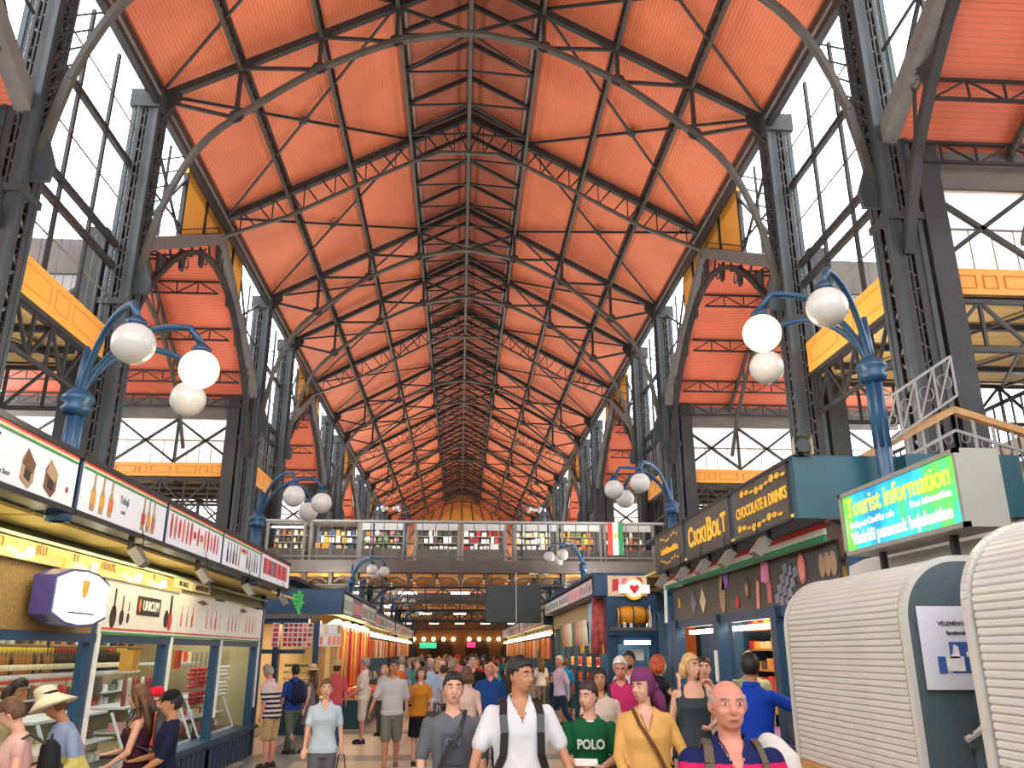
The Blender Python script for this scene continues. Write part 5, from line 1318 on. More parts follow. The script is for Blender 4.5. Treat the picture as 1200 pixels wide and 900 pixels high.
def figure(sex='m', armL='down', armR='down', stride=.0, headyaw=0., headpitch=0., lean=0., belly=0., sleeve=.45, top='shirt', legs='trousers', hair='short', voxel=.016, build=1., hatk=None, topz=None, baldk=False, vneck=.035, hw=1.):
    """returns dict part name -> mesh for a 1.75 m person facing -Y; R/L seen from the viewer: L is at -x"""
    f = sex == 'f'; b = build; out = {}
    sh = (.165 if f else .19)*(.97+.03*b); slim = .88 if f else 1.
    def T(p):            # lean of the upper body about the hips
        x, y, z = p
        if z > .95 and lean: 
            a = lean*min(1, (z-.95)/.25); dz = z-.95; return (x, y-math.sin(a)*dz, .95+dz*math.cos(a))
        return p
    hy, hp = math.radians(headyaw), math.radians(headpitch)
    M = Matrix.Rotation(hy, 3, 'Z') @ Matrix.Rotation(-hp, 3, 'X')
    def Hd(p):           # head frame about the neck
        v = M @ Vector((p[0]*hw, p[1]*hw, p[2]-1.52)); return T((v.x, v.y, v.z+1.52))
    def addT(mb, src, fn): mb.add([fn(v) for v in src.v], src.f)
    def torso(i=0., zlo=.84, zhi=1.475, waistless=False):
        m = MB(); S = []
        prof = [(.84,.15,.105,0),(.92,.168 if f else .16,.12,.005),(1.0,.155,.112,0),(1.08,.132 if f else .152,.1,-.005),(1.17,.14 if f else .162,.105,-.012),(1.27,.155 if f else .175,.118+(.02 if f else 0),-.018),(1.35,.168 if f else .185,.112,-.01),(1.405,.155 if f else .172,.09,.0),(1.44,.12 if f else .13,.07,.008),(1.475,.062,.06,.012)]
        for z, rx, ry, cy in prof:
            if z < zlo-1e-6 or z > zhi+1e-6: continue
            bl = belly*math.exp(-((z-1.06)/.13)**2)
            S.append((0, cy-bl*.6, z, rx*b+i+bl*.35, ry*b+i+bl))
        loft(m, S, 22); return m
    # ---- body
    B = MB(); addT(B, torso(-.004), T)
    hd = MB()
    hd.ball((0,.005,1.645), .1, 20, 14, (.76,.93,1.02)); hd.ball((0,-.03,1.59), .066, 16, 12, (.86,.88,1.05)); hd.ball((0,-.058,1.553), .026, 12, 8, (1.15,1,.8))
    hd.tube([(0,-.083,1.655),(0,-.109,1.617),(0,-.102,1.605)], [.009,.017,.011], 8); hd.ball((-.012,-.093,1.611), .0095, 8, 6); hd.ball((.012,-.093,1.611), .0095, 8, 6)
    hd.tube([(-.04,-.073,1.668),(0,-.084,1.67),(.04,-.073,1.668)], .011, 8)
    for s in (-1, 1): hd.ball((s*.077,.012,1.63), .028, 10, 8, (.35,.7,1.15)); hd.ball((s*.036,-.066,1.607), .02, 8, 6)
    hd.tube([(-.02,-.088,1.578),(0,-.094,1.579),(.02,-.088,1.578)], .0085, 8)
    addT(B, hd, Hd)
    nk = MB(); nk.tube([T((0,.02,1.43)), T((0,.012,1.5)), Hd((0,.005,1.58))], [.062*slim,.055*slim,.054*slim], 14); B.add(nk.v, nk.f)
    ARMPTS = {}
    for s, nm in ((-1, armL), (1, armR)):
        e, w = ARM[nm]; S0 = (s*sh, .01, 1.382); e = (s*(e[0]-(.02 if f else 0)), e[1], e[2]); w = (s*w[0], w[1], w[2])
        S0, e, w = T(S0), T(e), T(w); ARMPTS[s] = (S0, e, w)
        limb(B, [S0, e], [.05*slim*b, .04*slim]); limb(B, [e, w], [.038*slim, .026*slim])
        V = Vector; d = (V(w)-V(e)).normalized(); side = d.cross(V((0,0,1)) if abs(d.z) < .8 else V((0,-1,0))).normalized()
        if side.x*s > 0: side = -side       # thumb side points inwards / forwards
        if abs(d.z) > .8: side = V((0,-1,0)) - d*V((0,-1,0)).dot(d); side.normalize()
        nrm = d.cross(side).normalized(); 
        if nrm.x*s > 0: nrm = -nrm
        c = V(w)+d*.05
        for q in range(5): limb(B, [V(w)+d*.012, c+d*.035+side*(.03-.015*q)], [.02, .0135], 8)
        curl = .5 if nm in ('down','back','fwd') else 1.0
        for q, L in enumerate((.066,.075,.07,.056)):
            p0 = c+d*.035+side*(.03-.02*q); a1 = .35*curl; a2 = .9*curl; a3 = 1.5*curl
            p1 = p0+(d*math.cos(a1)+nrm*math.sin(a1))*L*.5; p2 = p1+(d*math.cos(a2)+nrm*math.sin(a2))*L*.32; p3 = p2+(d*math.cos(a3)+nrm*math.sin(a3))*L*.26
            limb(B, [p0,p1,p2,p3], [.0098,.009,.0082,.0072], 7)
        t0 = V(w)+d*.03+side*.02; t1 = t0+(side*.8+d*.6).normalized()*.035; t2 = t1+(d*.9+side*.25+nrm*.3).normalized()*.032
        limb(B, [t0,t1,t2], [.013,.011,.0085], 8)
    LEG = {}
    for s in (-1, 1):
        st = stride*(-s); hip = (s*.088, .0, .9); kn = (s*.092, -.5*st-.015-abs(stride)*.1, .485); an = (s*.092, -st+.0+(.03 if st < 0 else 0), .085+(.05*abs(stride)/.25 if st < 0 else 0))
        LEG[s] = (hip, kn, an)
        limb(B, [hip, kn], [.083*b, .055*b], 12); limb(B, [kn, (kn[0], (kn[1]+an[1])/2+.014, (kn[2]+an[2])/2+.05), an], [.052*b, .052*b, .034], 12)
        B.tube([(an[0], an[1]+.05, an[2]-.045), (an[0]+s*.01, an[1]-.13, an[2]-.055)], [.034,.032], 8)
    out['body'] = skin_mesh(B, voxel)
    # ---- upper garment
    if top:
        G = MB()
        long = topz or {'shirt': .86, 'dress': .56, 'tank': .9}.get(top, .86)
        t = torso(.014, .92 if long >= .8 else .84, 1.44 if top != 'tank' else 1.36); 
        if long < .92:
            S = [(0,-.0-(belly*.3), long, (.2 if f else .178)*b+(.06 if top == 'dress' else 0)+belly*.1, .14*b+(.04 if top == 'dress' else 0)+belly*.3), (0,0-(belly*.3),.93,.178*b+.012+belly*.2,.13*b+.012+belly*.4)]; loft(G, S, 22)
        addT(G, t, T)
        if top == 'tank':
            for s in (-1,1): G.tube([T((s*.1,-.09,1.33)), T((s*.105,-.02,1.45)), T((s*.1,.08,1.36))], .022, 8)
        else:
            tt = MB(); loft(tt, [(0,.005,1.40,.155*b,.095),(0,.01,1.44,.125*b,.088),(0,.013,1.462,.095,.082),(0,.014,1.486,.07,.07)], 16); addT(G, tt, T)
            for s in (-1, 1):
                S0, e, w = [Vector(q) for q in ARMPTS[s]]
                if sleeve <= .5: 
                    q = S0.lerp(e, sleeve*2); limb(G, [S0, q], [.06*slim*b, .06*slim*b])
                else:
                    q = e.lerp(w, (sleeve-.5)*2); limb(G, [S0, e], [.06*slim*b, .05*slim]); limb(G, [e, q], [.052*slim, .043*slim])
        out['shirt' if top != 'dress' else 'dress'] = skin_mesh(G, voxel*1.1, 3)
        if top == 'shirt' and voxel < .0185:
            cm = MB()
            for s in (-1, 1):
                cm.add([T(p) for p in ((s*.012,-.105,1.375),(s*.062,-.088,1.4),(s*.082,.0,1.462),(s*.072,.0,1.5),(s*.052,-.066,1.462))], [(0,1,2,3,4)] if s > 0 else [(4,3,2,1,0)])
            cm.add([T(p) for p in ((-.082,.0,1.462),(-.05,.085,1.47),(.05,.085,1.47),(.082,0,1.462),(.072,0,1.5),(.045,.072,1.51),(-.045,.072,1.51),(-.072,0,1.5))], [(0,1,6,7),(1,2,5,6),(2,3,4,5)])
            me = bpy.data.meshes.new('collar'); me.from_pydata(cm.v, [], cm.f); out['collar'] = me
    if top in ('shirt','tee','blouse') and vneck:
        import bmesh as _b
        key = 'shirt'; bm = _b.new(); bm.from_mesh(out[key])
        kill = []
        for fc in bm.faces:
            c = fc.calc_center_median(); x, y, z = c.x, c.y, c.z
            if z > 1.0 and y < -.01+ (math.sin(lean)*-.3) and abs(x) < .075 and z > 1.462-vneck+abs(x)*(vneck/.062): kill.append(fc)
        _b.ops.delete(bm, geom=kill, context='FACES'); bm.to_mesh(out[key]); bm.free()
    # ---- lower garment
    G = MB()
    if legs in ('trousers', 'shorts', 'jeans'):
        loft(G, [(0,0,.8,.165*b,.115*b),(0,.0,.86,.178*b,.128*b),(0,-belly*.3,.96,.172*b+belly*.2,.122*b+belly*.4),(0,-belly*.3,.99,.165*b+belly*.2,.118*b+belly*.4)], 22)
        for s in (-1, 1):
            hip, kn, an = LEG[s]; hip = (hip[0], hip[1], .86)
            if legs == 'shorts':
                q = tuple(a*.92+c*.08 for a, c in zip(kn, hip)); limb(G, [hip, q], [.1*b, .086*b], 12)
            else: limb(G, [hip, kn, (an[0], an[1], an[2]+.02)], [.1*b, .075*b, .066], 12)
    elif legs == 'skirt':
        loft(G, [(0,0,.99,.15*b,.11*b),(0,.0,.86,.185*b,.14*b),(0,-.01,.5,.2*b+abs(stride)*.3,.17*b+abs(stride)*.5)], 22)
    if legs: out['trousers' if legs != 'skirt' else 'skirt'] = skin_mesh(G, voxel*1.1, 2)
    # ---- shoes
    G = MB()
    for s in (-1, 1):
        an = LEG[s][2]; z = an[2]-.085
        G.prism([(-.04,.09),(-.045,0),(-.05,-.12),(-.03,-.18),(.02,-.185),(.048,-.13),(.042,0),(.04,.09)], (an[0]+s*.005, an[1], z+.0), (1,0,0), (0,1,0), (0,0,.03))
        G.ball((an[0], an[1]-.07, z+.045), .05, 10, 7, (.9,2.0,.75)); G.ball((an[0], an[1]+.035, z+.06), .045, 10, 7, (.9,1.1,1.1))
    out['shoes'] = skin_mesh(G, max(voxel, .012), 1)
    # ---- hair
    def cap(r=1.06, keep=None, zc=1.655, seg=(34, 24), sc=(.79,.98,1.04)):
        n, m = seg; V_ = []; F_ = []
        for i in range(m+1):
            for k in range(n):
                ph = PI*i/m; a = 2*PI*k/n
                rr = .1*r*(1+.012*math.sin(k*5+i*3)+hr.uniform(-.022,.022)+(.05*max(0,math.cos(ph)) if r > 1.05 else 0)); V_.append((rr*math.sin(ph)*math.cos(a)*sc[0], .012+rr*math.sin(ph)*math.sin(a)*sc[1], zc+rr*math.cos(ph)*sc[2]))
        for i in range(m):
            for k in range(n):
                q = (i*n+k, (i+1)*n+k, (i+1)*n+(k+1)%n, i*n+(k+1)%n)
                c = [sum(V_[j][x] for j in q)/4 for x in range(3)]
                if keep(c): F_.append(q)
        return V_, F_
    G = MB()
    if hair:
        front = {'short': .06, 'long': .062, 'bob': .058, 'bald': .2, 'crop': .066}[hair]
        def keep(c):
            x, y, z = c; z -= 1.655
            if hair == 'bald': return z > -.07 and z < .035 and (y > .03 or (abs(x) > .05 and y > -.03 and z > -.035 and z < .022))
            if y < -.035: return z > front + (.0 if abs(x) < .045 else -.012)
            if y < .0: return z > .012 or (hair in ('long','bob'))
            return z > (-.075 if y > .03 else -.03) or hair in ('long','bob')
        V_, F_ = cap(1.08 if hair != 'bald' else 1.01, keep); 
        V2, F2 = cap(.97, keep); n0 = len(G.v); 
        G.add([Hd(v) for v in V_], F_)
        if hair == 'long':
            for j in range(7):
                x = -.07+.14*j/6; y = .07-.25*abs(x)*abs(x)*4
                G.tube([Hd((x,y,1.66)), Hd((x*1.15,y+.035,1.54)), T((x*1.3,.1,1.4)), T((x*1.1,.115,1.27-.03*math.sin(j*2)))], [.03,.034,.034,.012], 7)
            for s in (-1,1): G.tube([Hd((s*.078,.0,1.68)), Hd((s*.088,.02,1.58)), T((s*.1,.01,1.44)), T((s*.1,-.03,1.36))], [.02,.026,.026,.012], 7)
        if hair == 'bob':
            for j in range(9):
                a = PI*(j/8); x = .085*math.cos(a); y = .012+.085*math.sin(a)
                G.tube([Hd((x,y,1.67)), Hd((x*1.12,y*1.1,1.58)), Hd((x*1.05,y*1.05,1.53))], [.024,.028,.014], 7)
        me = bpy.data.meshes.new('hair'); me.from_pydata([tuple(v) for v in G.v], [], G.f); me.polygons.foreach_set('use_smooth', [True]*len(me.polygons)); out['hair'] = me
    # ---- face
    if voxel < .021:
        for nm in ('eye_white', 'iris', 'brow', 'lips'):
            G = MB()
            if nm == 'lips': G.ball((0,-.0955,1.578), .019, 10, 6, (1.0,.32,.3)); 
            else:
                for s in (-1, 1):
                    if nm == 'eye_white': G.ball((s*.031,-.0785,1.648), .0125, 10, 6, (1.1,.62,.42))
                    if nm == 'iris': G.ball((s*.031,-.0845,1.6485), .0062, 8, 6, (1,.5,.85))
                    if nm == 'brow': G.tube([(s*.014,-.09,1.669),(s*.032,-.088,1.676),(s*.05,-.075,1.669)], [.004,.005,.003], 6)
            me = bpy.data.meshes.new(nm); me.from_pydata([tuple(Hd(v)) for v in G.v], [], G.f); me.polygons.foreach_set('use_smooth', [True]*len(me.polygons)); out[nm] = me
    if hatk:
        G = MB()
        if hatk == 'straw': G.lathe([(.185,-.005),(.2,.0),(.13,.02),(.1,.035),(.098,.08),(.085,.12),(.04,.135),(.001,.137)], (0,.005,1.70), 24)
        if hatk == 'wide': G.lathe([(.2,-.06),(.215,-.05),(.14,.0),(.102,.03),(.1,.075),(.085,.11),(.04,.125),(.001,.127)], (0,.0,1.69), 24)
        if hatk == 'cap':
            G.lathe([(.086,0),(.09,.03),(.078,.07),(.045,.095),(.001,.1)], (0,.008,1.68), 20); G.prism([(-.07,-.06),(-.05,-.15),(0,-.17),(.05,-.15),(.07,-.06)], (0,0,1.69), (1,0,0), (0,1,.1), (0,0,.008))
        if hatk == 'scarf':
            V_, F_ = cap(1.13, lambda c: (c[2]-1.655 > .035 if c[1] < -.03 else True), seg=(28,20)); G.add(V_, F_)
            G.ball((.0,.125,1.6), .05, 12, 8, (1.2,1,.9)); G.tube([(0,.13,1.59),(.03,.15,1.5),(.06,.15,1.4)], [.04,.055,.03], 10); G.tube([(0,.13,1.59),(-.04,.15,1.51),(-.06,.16,1.44)], [.035,.05,.02], 10)
        me = bpy.data.meshes.new('hat'); me.from_pydata([tuple(Hd(v)) for v in G.v], [], G.f); me.polygons.foreach_set('use_smooth', [True]*len(me.polygons)); out['headscarf' if hatk == 'scarf' else 'hat'] = me
        if hatk in ('straw', 'wide'):
            G = MB(); G.lathe([(.1,.0),(.1005,.022)], (0,.003,1.727), 24); me = bpy.data.meshes.new('hat_band'); me.from_pydata([tuple(Hd(v)) for v in G.v], [], G.f); out['hat_band'] = me
    out['_arm'] = ARMPTS; out['_T'] = T; out['_H'] = Hd
    return out
NOTS = ('_arm', '_T', '_H')
def stripes(me, bands):
    """cloth bands by height: list of (ztop, index), listed downwards"""
    idx = []
    for p in me.polygons:
        z = p.center.z; k = bands[-1][1]
        for zb, i in bands:
            if z > zb: k = i; break
        idx.append(k)
    me.polygons.foreach_set('material_index', idx)
def person(label, loc, H, rz, fig, cols, parts=None, group=None, category='person'):
    t = thing('person', label, category, (loc[0], loc[1], .001), math.radians(rz), group)
    s = H/1.75; t.scale = (s, s, s)
    objs = {}
    for nm, me in fig.items():
        if nm in NOTS: continue
        o = bpy.data.objects.new(nm, me); COL.objects.link(o); o.parent = t; objs[nm] = o
        m = cols.get(nm)
        if m is None: m = {'eye_white': EYEW, 'iris': EYED, 'lips': LIP, 'brow': BRW, 'shoes': cloth((60,54,50)), 'collar': cols.get('shirt'), 'hat_band': cloth((50,44,60))}.get(nm, cloth((120,120,120)))
        ms = m if isinstance(m, (list, tuple)) else [m]
        if len(me.materials) == 0:
            for x in ms: me.materials.append(x)
        else:
            for i, x in enumerate(ms): o.material_slots[i].link = 'OBJECT'; o.material_slots[i].material = x
        if nm == 'collar' or nm == 'hair':
            md = o.modifiers.new('s', 'SOLIDIFY'); md.thickness = .008 if nm == 'collar' else .012; md.offset = -1
    return t, objs
def strap(t, fig, s, m, name='strap', w=.028):
    T = fig['_T']; mb = MB()
    pts = [T(p) for p in ((s*.19,.02,1.0),(s*.165,-.085,1.04),(s*.13,-.13,1.13),(s*.125,-.148,1.27),(s*.13,-.112,1.385),(s*.12,-.05,1.455),(s*.115,.02,1.475),(s*.12,.1,1.4),(s*.12,.13,1.2))]
    for p, q in zip(pts, pts[1:]): mb.bar(p, q, w*2, .018, (0,-1,0))
    obj(name, mb, m, t)
def cross_strap(t, fig, m, s=1):
    T = fig['_T']; mb = MB(); pts = [T(p) for p in ((s*.1,.02,1.475),(s*.085,-.08,1.43),(s*.06,-.135,1.36),(0,-.2,1.27),(-s*.06,-.2,1.17),(-s*.11,-.185,1.06),(-s*.19,-.1,.98))]
    for p, q in zip(pts, pts[1:]): mb.bar(p, q, .03, .012, (0,-1,0))
    obj('shoulder_strap', mb, m, t)
def backpack(label, person_t, H, m, m2, s=1.):
    """worn bag, a thing of its own standing where the wearer's back is"""
    t = thing('backpack', label, 'backpack', person_t.location[:], person_t.rotation_euler[2]); t.scale = [H/1.75*s]*3
    mb = MB(); loft(mb, [(0,.2,1.0,.12,.07),(0,.21,1.03,.145,.085),(0,.21,1.2,.15,.09),(0,.2,1.36,.12,.075),(0,.19,1.41,.06,.04)], 18)
    obj('bag_body', mb, m, t, smooth=True); p = MB(); loft(p, [(0,.285,1.04,.09,.03),(0,.295,1.1,.1,.035),(0,.285,1.22,.09,.03)], 14); obj('pocket', p, m2, t, smooth=True)
    obj('handle', MB().tube([(-.03,.2,1.41),(0,.2,1.45),(.03,.2,1.41)], .009, 6), m2, t)
    for sgn in (-1,1):
        q = MB(); pts = [(sgn*.09,.15,1.39),(sgn*.1,.03,1.465),(sgn*.1,-.09,1.4),(sgn*.11,-.115,1.27),(sgn*.14,-.04,1.12),(sgn*.13,.14,1.04)]
        for a, b in zip(pts, pts[1:]): q.bar(a, b, .045, .014, (0,-1,0) if b[1] < .1 else (0,0,1))
        obj('shoulder_strap', q, m2, t)
    return t
C = cloth
# --- nearest people
F = figure('m','low','low',.05,0,-2,0,.05,.45,'shirt','trousers','bald',.0095,1.1,vneck=.13,hw=1.12)
stripes(F['shirt'], [(1.385,0),(1.275,1),(1.225,0),(1.12,1),(1.04,0),(.95,1),(0,0)])
F['collar'].materials.append(C((34,44,100)))
t, o = person('bald older man in pink and navy striped polo shirt walking towards the camera', (1.34,4.3), 1.79, -4, F, dict(body=SKN['red'], shirt=[C((28,34,88)), C((214,32,92))], trousers=C((90,96,104)), hair=HAIR['grey'], collar=C((34,44,100)), brow=HAIR['grey']))
strap(t, F, -1, C((104,92,76)), w=.022)
strap(t, F, 1, C((104,92,76)), w=.014)
obj('sunglasses', MB().ball((.085,-.185,1.27),.03,10,7,(1.0,.4,.9)).ball((.12,-.17,1.3),.028,10,7,(1.0,.4,.9)), BLACK, t, smooth=True)
jt = thing('white_jacket', 'white jacket slung behind the shoulder of the bald man', 'jacket', (1.62,4.42,1.05))
mb = MB(); loft(mb, [(0,0,0,.12,.09),(.01,0,.2,.125,.09),(-.01,0,.38,.11,.08),(-.04,0,.46,.06,.05),(-.05,0,.485,.02,.02)], 18)
for k in range(5): mb.tube([(-.08+.04*k,-.085,.02),(-.06+.03*k,-.08,.3),(-.05+.01*k,-.04,.45)], [.016,.012,.006], 6)
me = skin_mesh(mb, .012, 3); me.materials.append(C((222,218,210))); jo = bpy.data.objects.new('cloth', me); COL.objects.link(jo); jo.parent = jt

F = figure('m','out','out',.12,38,-6,0,.01,.42,'shirt','trousers','short',.011,1.06,vneck=.13)
t, o = person('tall dark haired man in white polo shirt with black backpack straps looking aside', (.46,6.6), 1.88, 5, F, dict(body=SKN['tan'], shirt=C((226,226,230)), trousers=C((52,56,66)), hair=HAIR['black'], brow=HAIR['black']))
strap(t, F, -1, BLACK, w=.026); strap(t, F, 1, BLACK, w=.026)
for k in range(3): obj('button', MB().ball((.0,-.128,1.36-.04*k),.006,6,4), BLACK, t)
F = figure('m','down','down',.1,4,0,0,0,.46,'tee','trousers','short',.011,.9,topz=.84)
t, o = person('teenage boy in a grey printed T-shirt with a dark camera strap', (-.04,7.0), 1.76, 2, F, dict(body=SKN['fair'], shirt=C((104,106,114)), trousers=C((60,62,70)), hair=HAIR['black'], brow=HAIR['black'], tee=C((104,106,114))))
o['shirt'].name = 'tee_shirt'
lettering('ON', .075, C((140,142,150)), t, (0,-.146,1.26), (1,0,0), (0,0,1)); obj('print_patch', MB().box(-.09,.09,-.136,-.125,1.1,1.32), C((84,86,98)), t)
cross_strap(t, F, BLACK, 1)
cm_ = thing('camera', 'black camera held at the waist of the boy in grey', 'camera', (-.05,6.8,.98)); obj('camera_body', MB().box(-.065,.065,-.03,.03,-.04,.045), BLACK, cm_); obj('lens', MB().lathe([(.035,0),(.036,-.05),(.03,-.055)], (0,-.03,0), 14, 'y'), CASE, cm_); obj('viewfinder', MB().box(-.02,.02,-.02,.02,.045,.065), BLACK, cm_)
F = figure('m','hold','hold',.06,-32,-8,0,0,.46,'tee','trousers','short',.011,.85)
t, o = person('boy in a green T-shirt with white POLO lettering holding a paper', (1.11,7.4), 1.68, -6, F, dict(body=SKN['fair'], shirt=C((18,92,54)), trousers=C((70,76,90)), hair=HAIR['dark'], brow=HAIR['dark']))
lettering('POLO', .105, C((214,220,214)), t, (0,-.142,1.25), (1,0,0), (0,0,1), bold=.004, sx=.86)
obj('neck_trim', MB().tube([F['_T']((.078*math.cos(a),.008+.076*math.sin(a)-.006, 1.452-.022*math.sin(-a))) for a in [2*PI*q/20 for q in range(21)]], .009, 7), C((230,232,228)), t, smooth=True)
pp = thing('paper_leaflet', 'folded leaflet in the hands of the boy in green', 'leaflet', (1.02,7.06,1.09)); obj('sheet', MB().prism([(-.09,-.04),(.09,-.05),(.1,.05),(-.08,.06)], (0,0,0), (1,0,0), (0,.9,.4), (0,-.002,.004)), PM['offwhite'], pp)
F = figure('f','low','out',.08,-40,-12,0,.03,.85,'blouse','trousers',None,.011,1.12,topz=.74,hatk='scarf',vneck=.14)
t, o = person('woman in purple headscarf and loose yellow blouse with a brown shoulder bag', (1.48,6.9), 1.79, -6, F, dict(body=SKN['fair'], shirt=C((226,174,98)), trousers=C((150,140,124)), headscarf=C((124,56,104)), brow=HAIR['dark']))
cross_strap(t, F, C((110,70,44)), -1)
hb = thing('handbag', 'small brown leather bag at the hip of the woman in yellow', 'handbag', (1.68,6.78,.98)); obj('bag_body', MB().prism([(-.11,-.09),(.11,-.09),(.12,.04),(.08,.08),(-.08,.08),(-.12,.04)], (0,0,0), (1,0,0), (0,0,1), (0,-.07,0)), C((120,96,72)), hb); obj('flap', MB().prism([(-.11,0),(.11,0),(.08,.085),(-.08,.085)], (0,-.072,0), (1,0,0), (0,0,1), (0,-.008,0)), C((96,74,54)), hb)
obj('necklace', MB().tube([(-.045,-.1,1.43),(.0,-.185,1.29),(.045,-.1,1.43)], .003, 5), C((90,60,40)), t)
# --- left counter customers
F = figure('f','hold','low',0,-40,-20,.35,.02,.9,'blouse','trousers','short',.012,1.0,hatk='wide')
t, o = person('woman in cream wide brimmed hat and pale blue and yellow top bending at the counter', (-3.12,7.6), 1.66, -50, F, dict(body=SKN['tan'], shirt=[C((150,166,196)), C((226,214,120))], trousers=C((84,110,130)), hair=HAIR['brown'], hat=C((236,226,196))))
stripes(F['shirt'], [(1.18,0),(0,1)])
F = figure('f','hold','hold',0,-30,-25,.12,0,.1,'tee','trousers','short',.012,.95)
t, o = person('short haired woman in pale pink top leaning at the counter', (-3.25,6.9), 1.6, -62, F, dict(body=SKN['fair'], shirt=C((224,178,170)), trousers=C((60,60,80)), hair=HAIR['brown']))
backpack('black backpack on the woman in pale pink', t, 1.6, C((34,34,38)), BLACK)
F = figure('f','low','hold',0,0,-18,.25,0,.4,'tee','trousers','bob',.014,1.0)
t, o = person('shop assistant with tied dark hair in cream top behind the left counter', (-4.8,9.5), 1.68, 75, F, dict(body=SKN['tan'], shirt=C((232,206,160)), trousers=C((40,40,48)), hair=HAIR['dark']))
F = figure('f','hold','low',0,-20,-10,.05,0,.05,'tank','skirt','long',.012,1.0)
t, o = person('woman with long brown hair and dark patterned dress beside the red cap', (-3.0,8.6), 1.62, -78, F, dict(body=SKN['fair'], shirt=C((70,36,50)), skirt=C((40,36,72)), hair=HAIR['brown']))
backpack('grey backpack on the long haired woman', t, 1.62, C((92,94,96)), C((70,72,74)), 1.08)
F = figure('m','hold','low',0,20,-8,0,0,.45,'tee','shorts','short',.014,.85,hatk='cap')
person('child in a red cap and coral shirt looking into the stall window', (-3.15,9.4), 1.56, -60, F, dict(body=SKN['fair'], shirt=C((226,80,74)), trousers=C((70,80,110)), hair=HAIR['brown'], hat=C((222,32,52))))
F = figure('m','hold','low',0,0,-6,0,0,.45,'tee','shorts','short',.012,.85,hatk='cap')
t_navy, o = person('boy in a black cap and navy T-shirt facing the left stall', (-2.67,8.4), 1.57, -70, F, dict(body=SKN['tan'], shirt=C((26,32,62)), trousers=C((30,36,60)), hair=HAIR['black'], hat=C((24,26,30))))
# --- middle distance
def P(label, x, y, H, rz, cols, **k):
    k.setdefault('voxel', .018); F = figure(**k); return person(label, (x, y), H, rz, F, cols) + (F,)
t, o, F = P('grey haired man in striped shirt and beige shorts stooping at the stall end', -3.32, 16.0, 1.72, -115, dict(body=SKN['red'], shirt=[C((226,196,196)), C((34,34,44)), C((214,200,200))], trousers=C((186,160,116)), hair=HAIR['grey'], shoes=C((60,50,46))), sex='m', armL='fwd', lean=.22, belly=.04, legs='shorts', headpitch=-10, build=1.08, topz=.82)
stripes(F['shirt'], [(1.3,0)] + [(1.3-.04*q, 1+q % 2) for q in range(1, 13)] + [(0,1)])
t, o, F = P('person with a navy backpack and grey green trousers walking past the striped man', -3.3, 17.8, 1.68, -140, dict(body=SKN['tan'], shirt=C((40,70,150)), trousers=C((96,104,92)), hair=HAIR['black']), stride=.28, build=1.0)
backpack('navy backpack on the walker past the striped man', t, 1.68, C((34,40,70)), C((28,32,56)))
P('woman in straw sun hat and taupe sleeveless dress standing sideways', -3.05, 18.3, 1.63, -95, dict(body=SKN['pale'], dress=C((128,112,108)), hair=HAIR['brown'], hat=C((226,196,140))), sex='f', top='dress', legs=None, sleeve=.02, hair='long', hatk='straw', armL='low')
P('woman with curly brown hair in pale blue polo shirt and grey trousers', -1.61, 10.8, 1.6, 8, dict(body=SKN['fair'], shirt=C((190,208,218)), trousers=C((104,104,110)), hair=HAIR['brown']), sex='f', sleeve=.35, headpitch=2, hair='short', armR='down', armL='fwd', voxel=.0115, build=1.02, stride=.1, vneck=.09)
hb = thing('handbag', 'black handbag in the hand of the woman in pale blue', 'handbag', (-1.37,10.72,.5)); obj('bag_body', MB().prism([(-.1,-.16),(.12,-.16),(.09,.1),(-.06,.1)], (0,0,0), (1,0,0), (0,0,1), (0,-.07,0)), BLACK, hb); obj('handle', MB().tube([(-.05,-.03,.1),(-.03,-.03,.27),(.03,-.03,.28),(.06,-.03,.1)], .008, 6), BLACK, hb)
P('person in straw hat and coral red shirt at the scarf stall', -2.72, 19.6, 1.7, -170, dict(body=SKN['red'], shirt=C((214,90,96)), trousers=C((70,90,140)), hair=HAIR['brown'], hat=C((206,180,130))), hatk='straw')
P('man in white shirt and white shorts facing the fruit counter', -2.15, 20.0, 1.81, -80, dict(body=SKN['red'], shirt=C((230,220,204)), trousers=C((222,214,200)), hair=HAIR['grey'], shoes=C((44,52,74))), legs='shorts', armL='low', armR='low', belly=.03)
P('man in light grey polo shirt and olive grey shorts striding down the aisle', -1.15, 15.5, 1.79, 4, dict(body=SKN['tan'], shirt=C((196,196,198)), trousers=C((120,122,108)), hair=HAIR['dark'], shoes=C((120,112,94))), legs='shorts', stride=.2, armL='out', armR='down', belly=.03, build=1.05, voxel=.013)
P('blond woman in pale top behind the grey polo man', -1.86, 21.8, 1.62, -40, dict(body=SKN['pale'], shirt=C((214,206,190)), trousers=C((80,84,70)), hair=HAIR['blond']), sex='f', hair='bob')
P('woman in mustard top and black skirt carrying a paper bag', -.7, 16.2, 1.65, 10, dict(body=SKN['fair'], shirt=C((206,136,40)), skirt=C((26,24,28)), hair=HAIR['brown']), sex='f', legs='skirt', armR='low', armL='strap', hair='bob', sleeve=.3, build=1.1)
sb = thing('shopping_bag', 'dark printed shopping bag held by the woman in mustard', 'bag', (-.42,15.9,.72)); obj('bag_body', MB().box(-.15,.15,-.07,.07,-.25,.2), C((84,80,70)), sb); obj('print', MB().prism(circ(.07,12,0,0,1,1.3), (0,-.072,-.03), (1,0,0), (0,0,1), (0,-.003,0)), C((190,184,160)), sb)
for dx in (-.07,.07): obj('handle', MB().tube([(dx-.03,0,.2),(dx-.02,0,.3),(dx+.02,0,.3),(dx+.03,0,.2)], .008, 5), C((230,226,210)), sb)
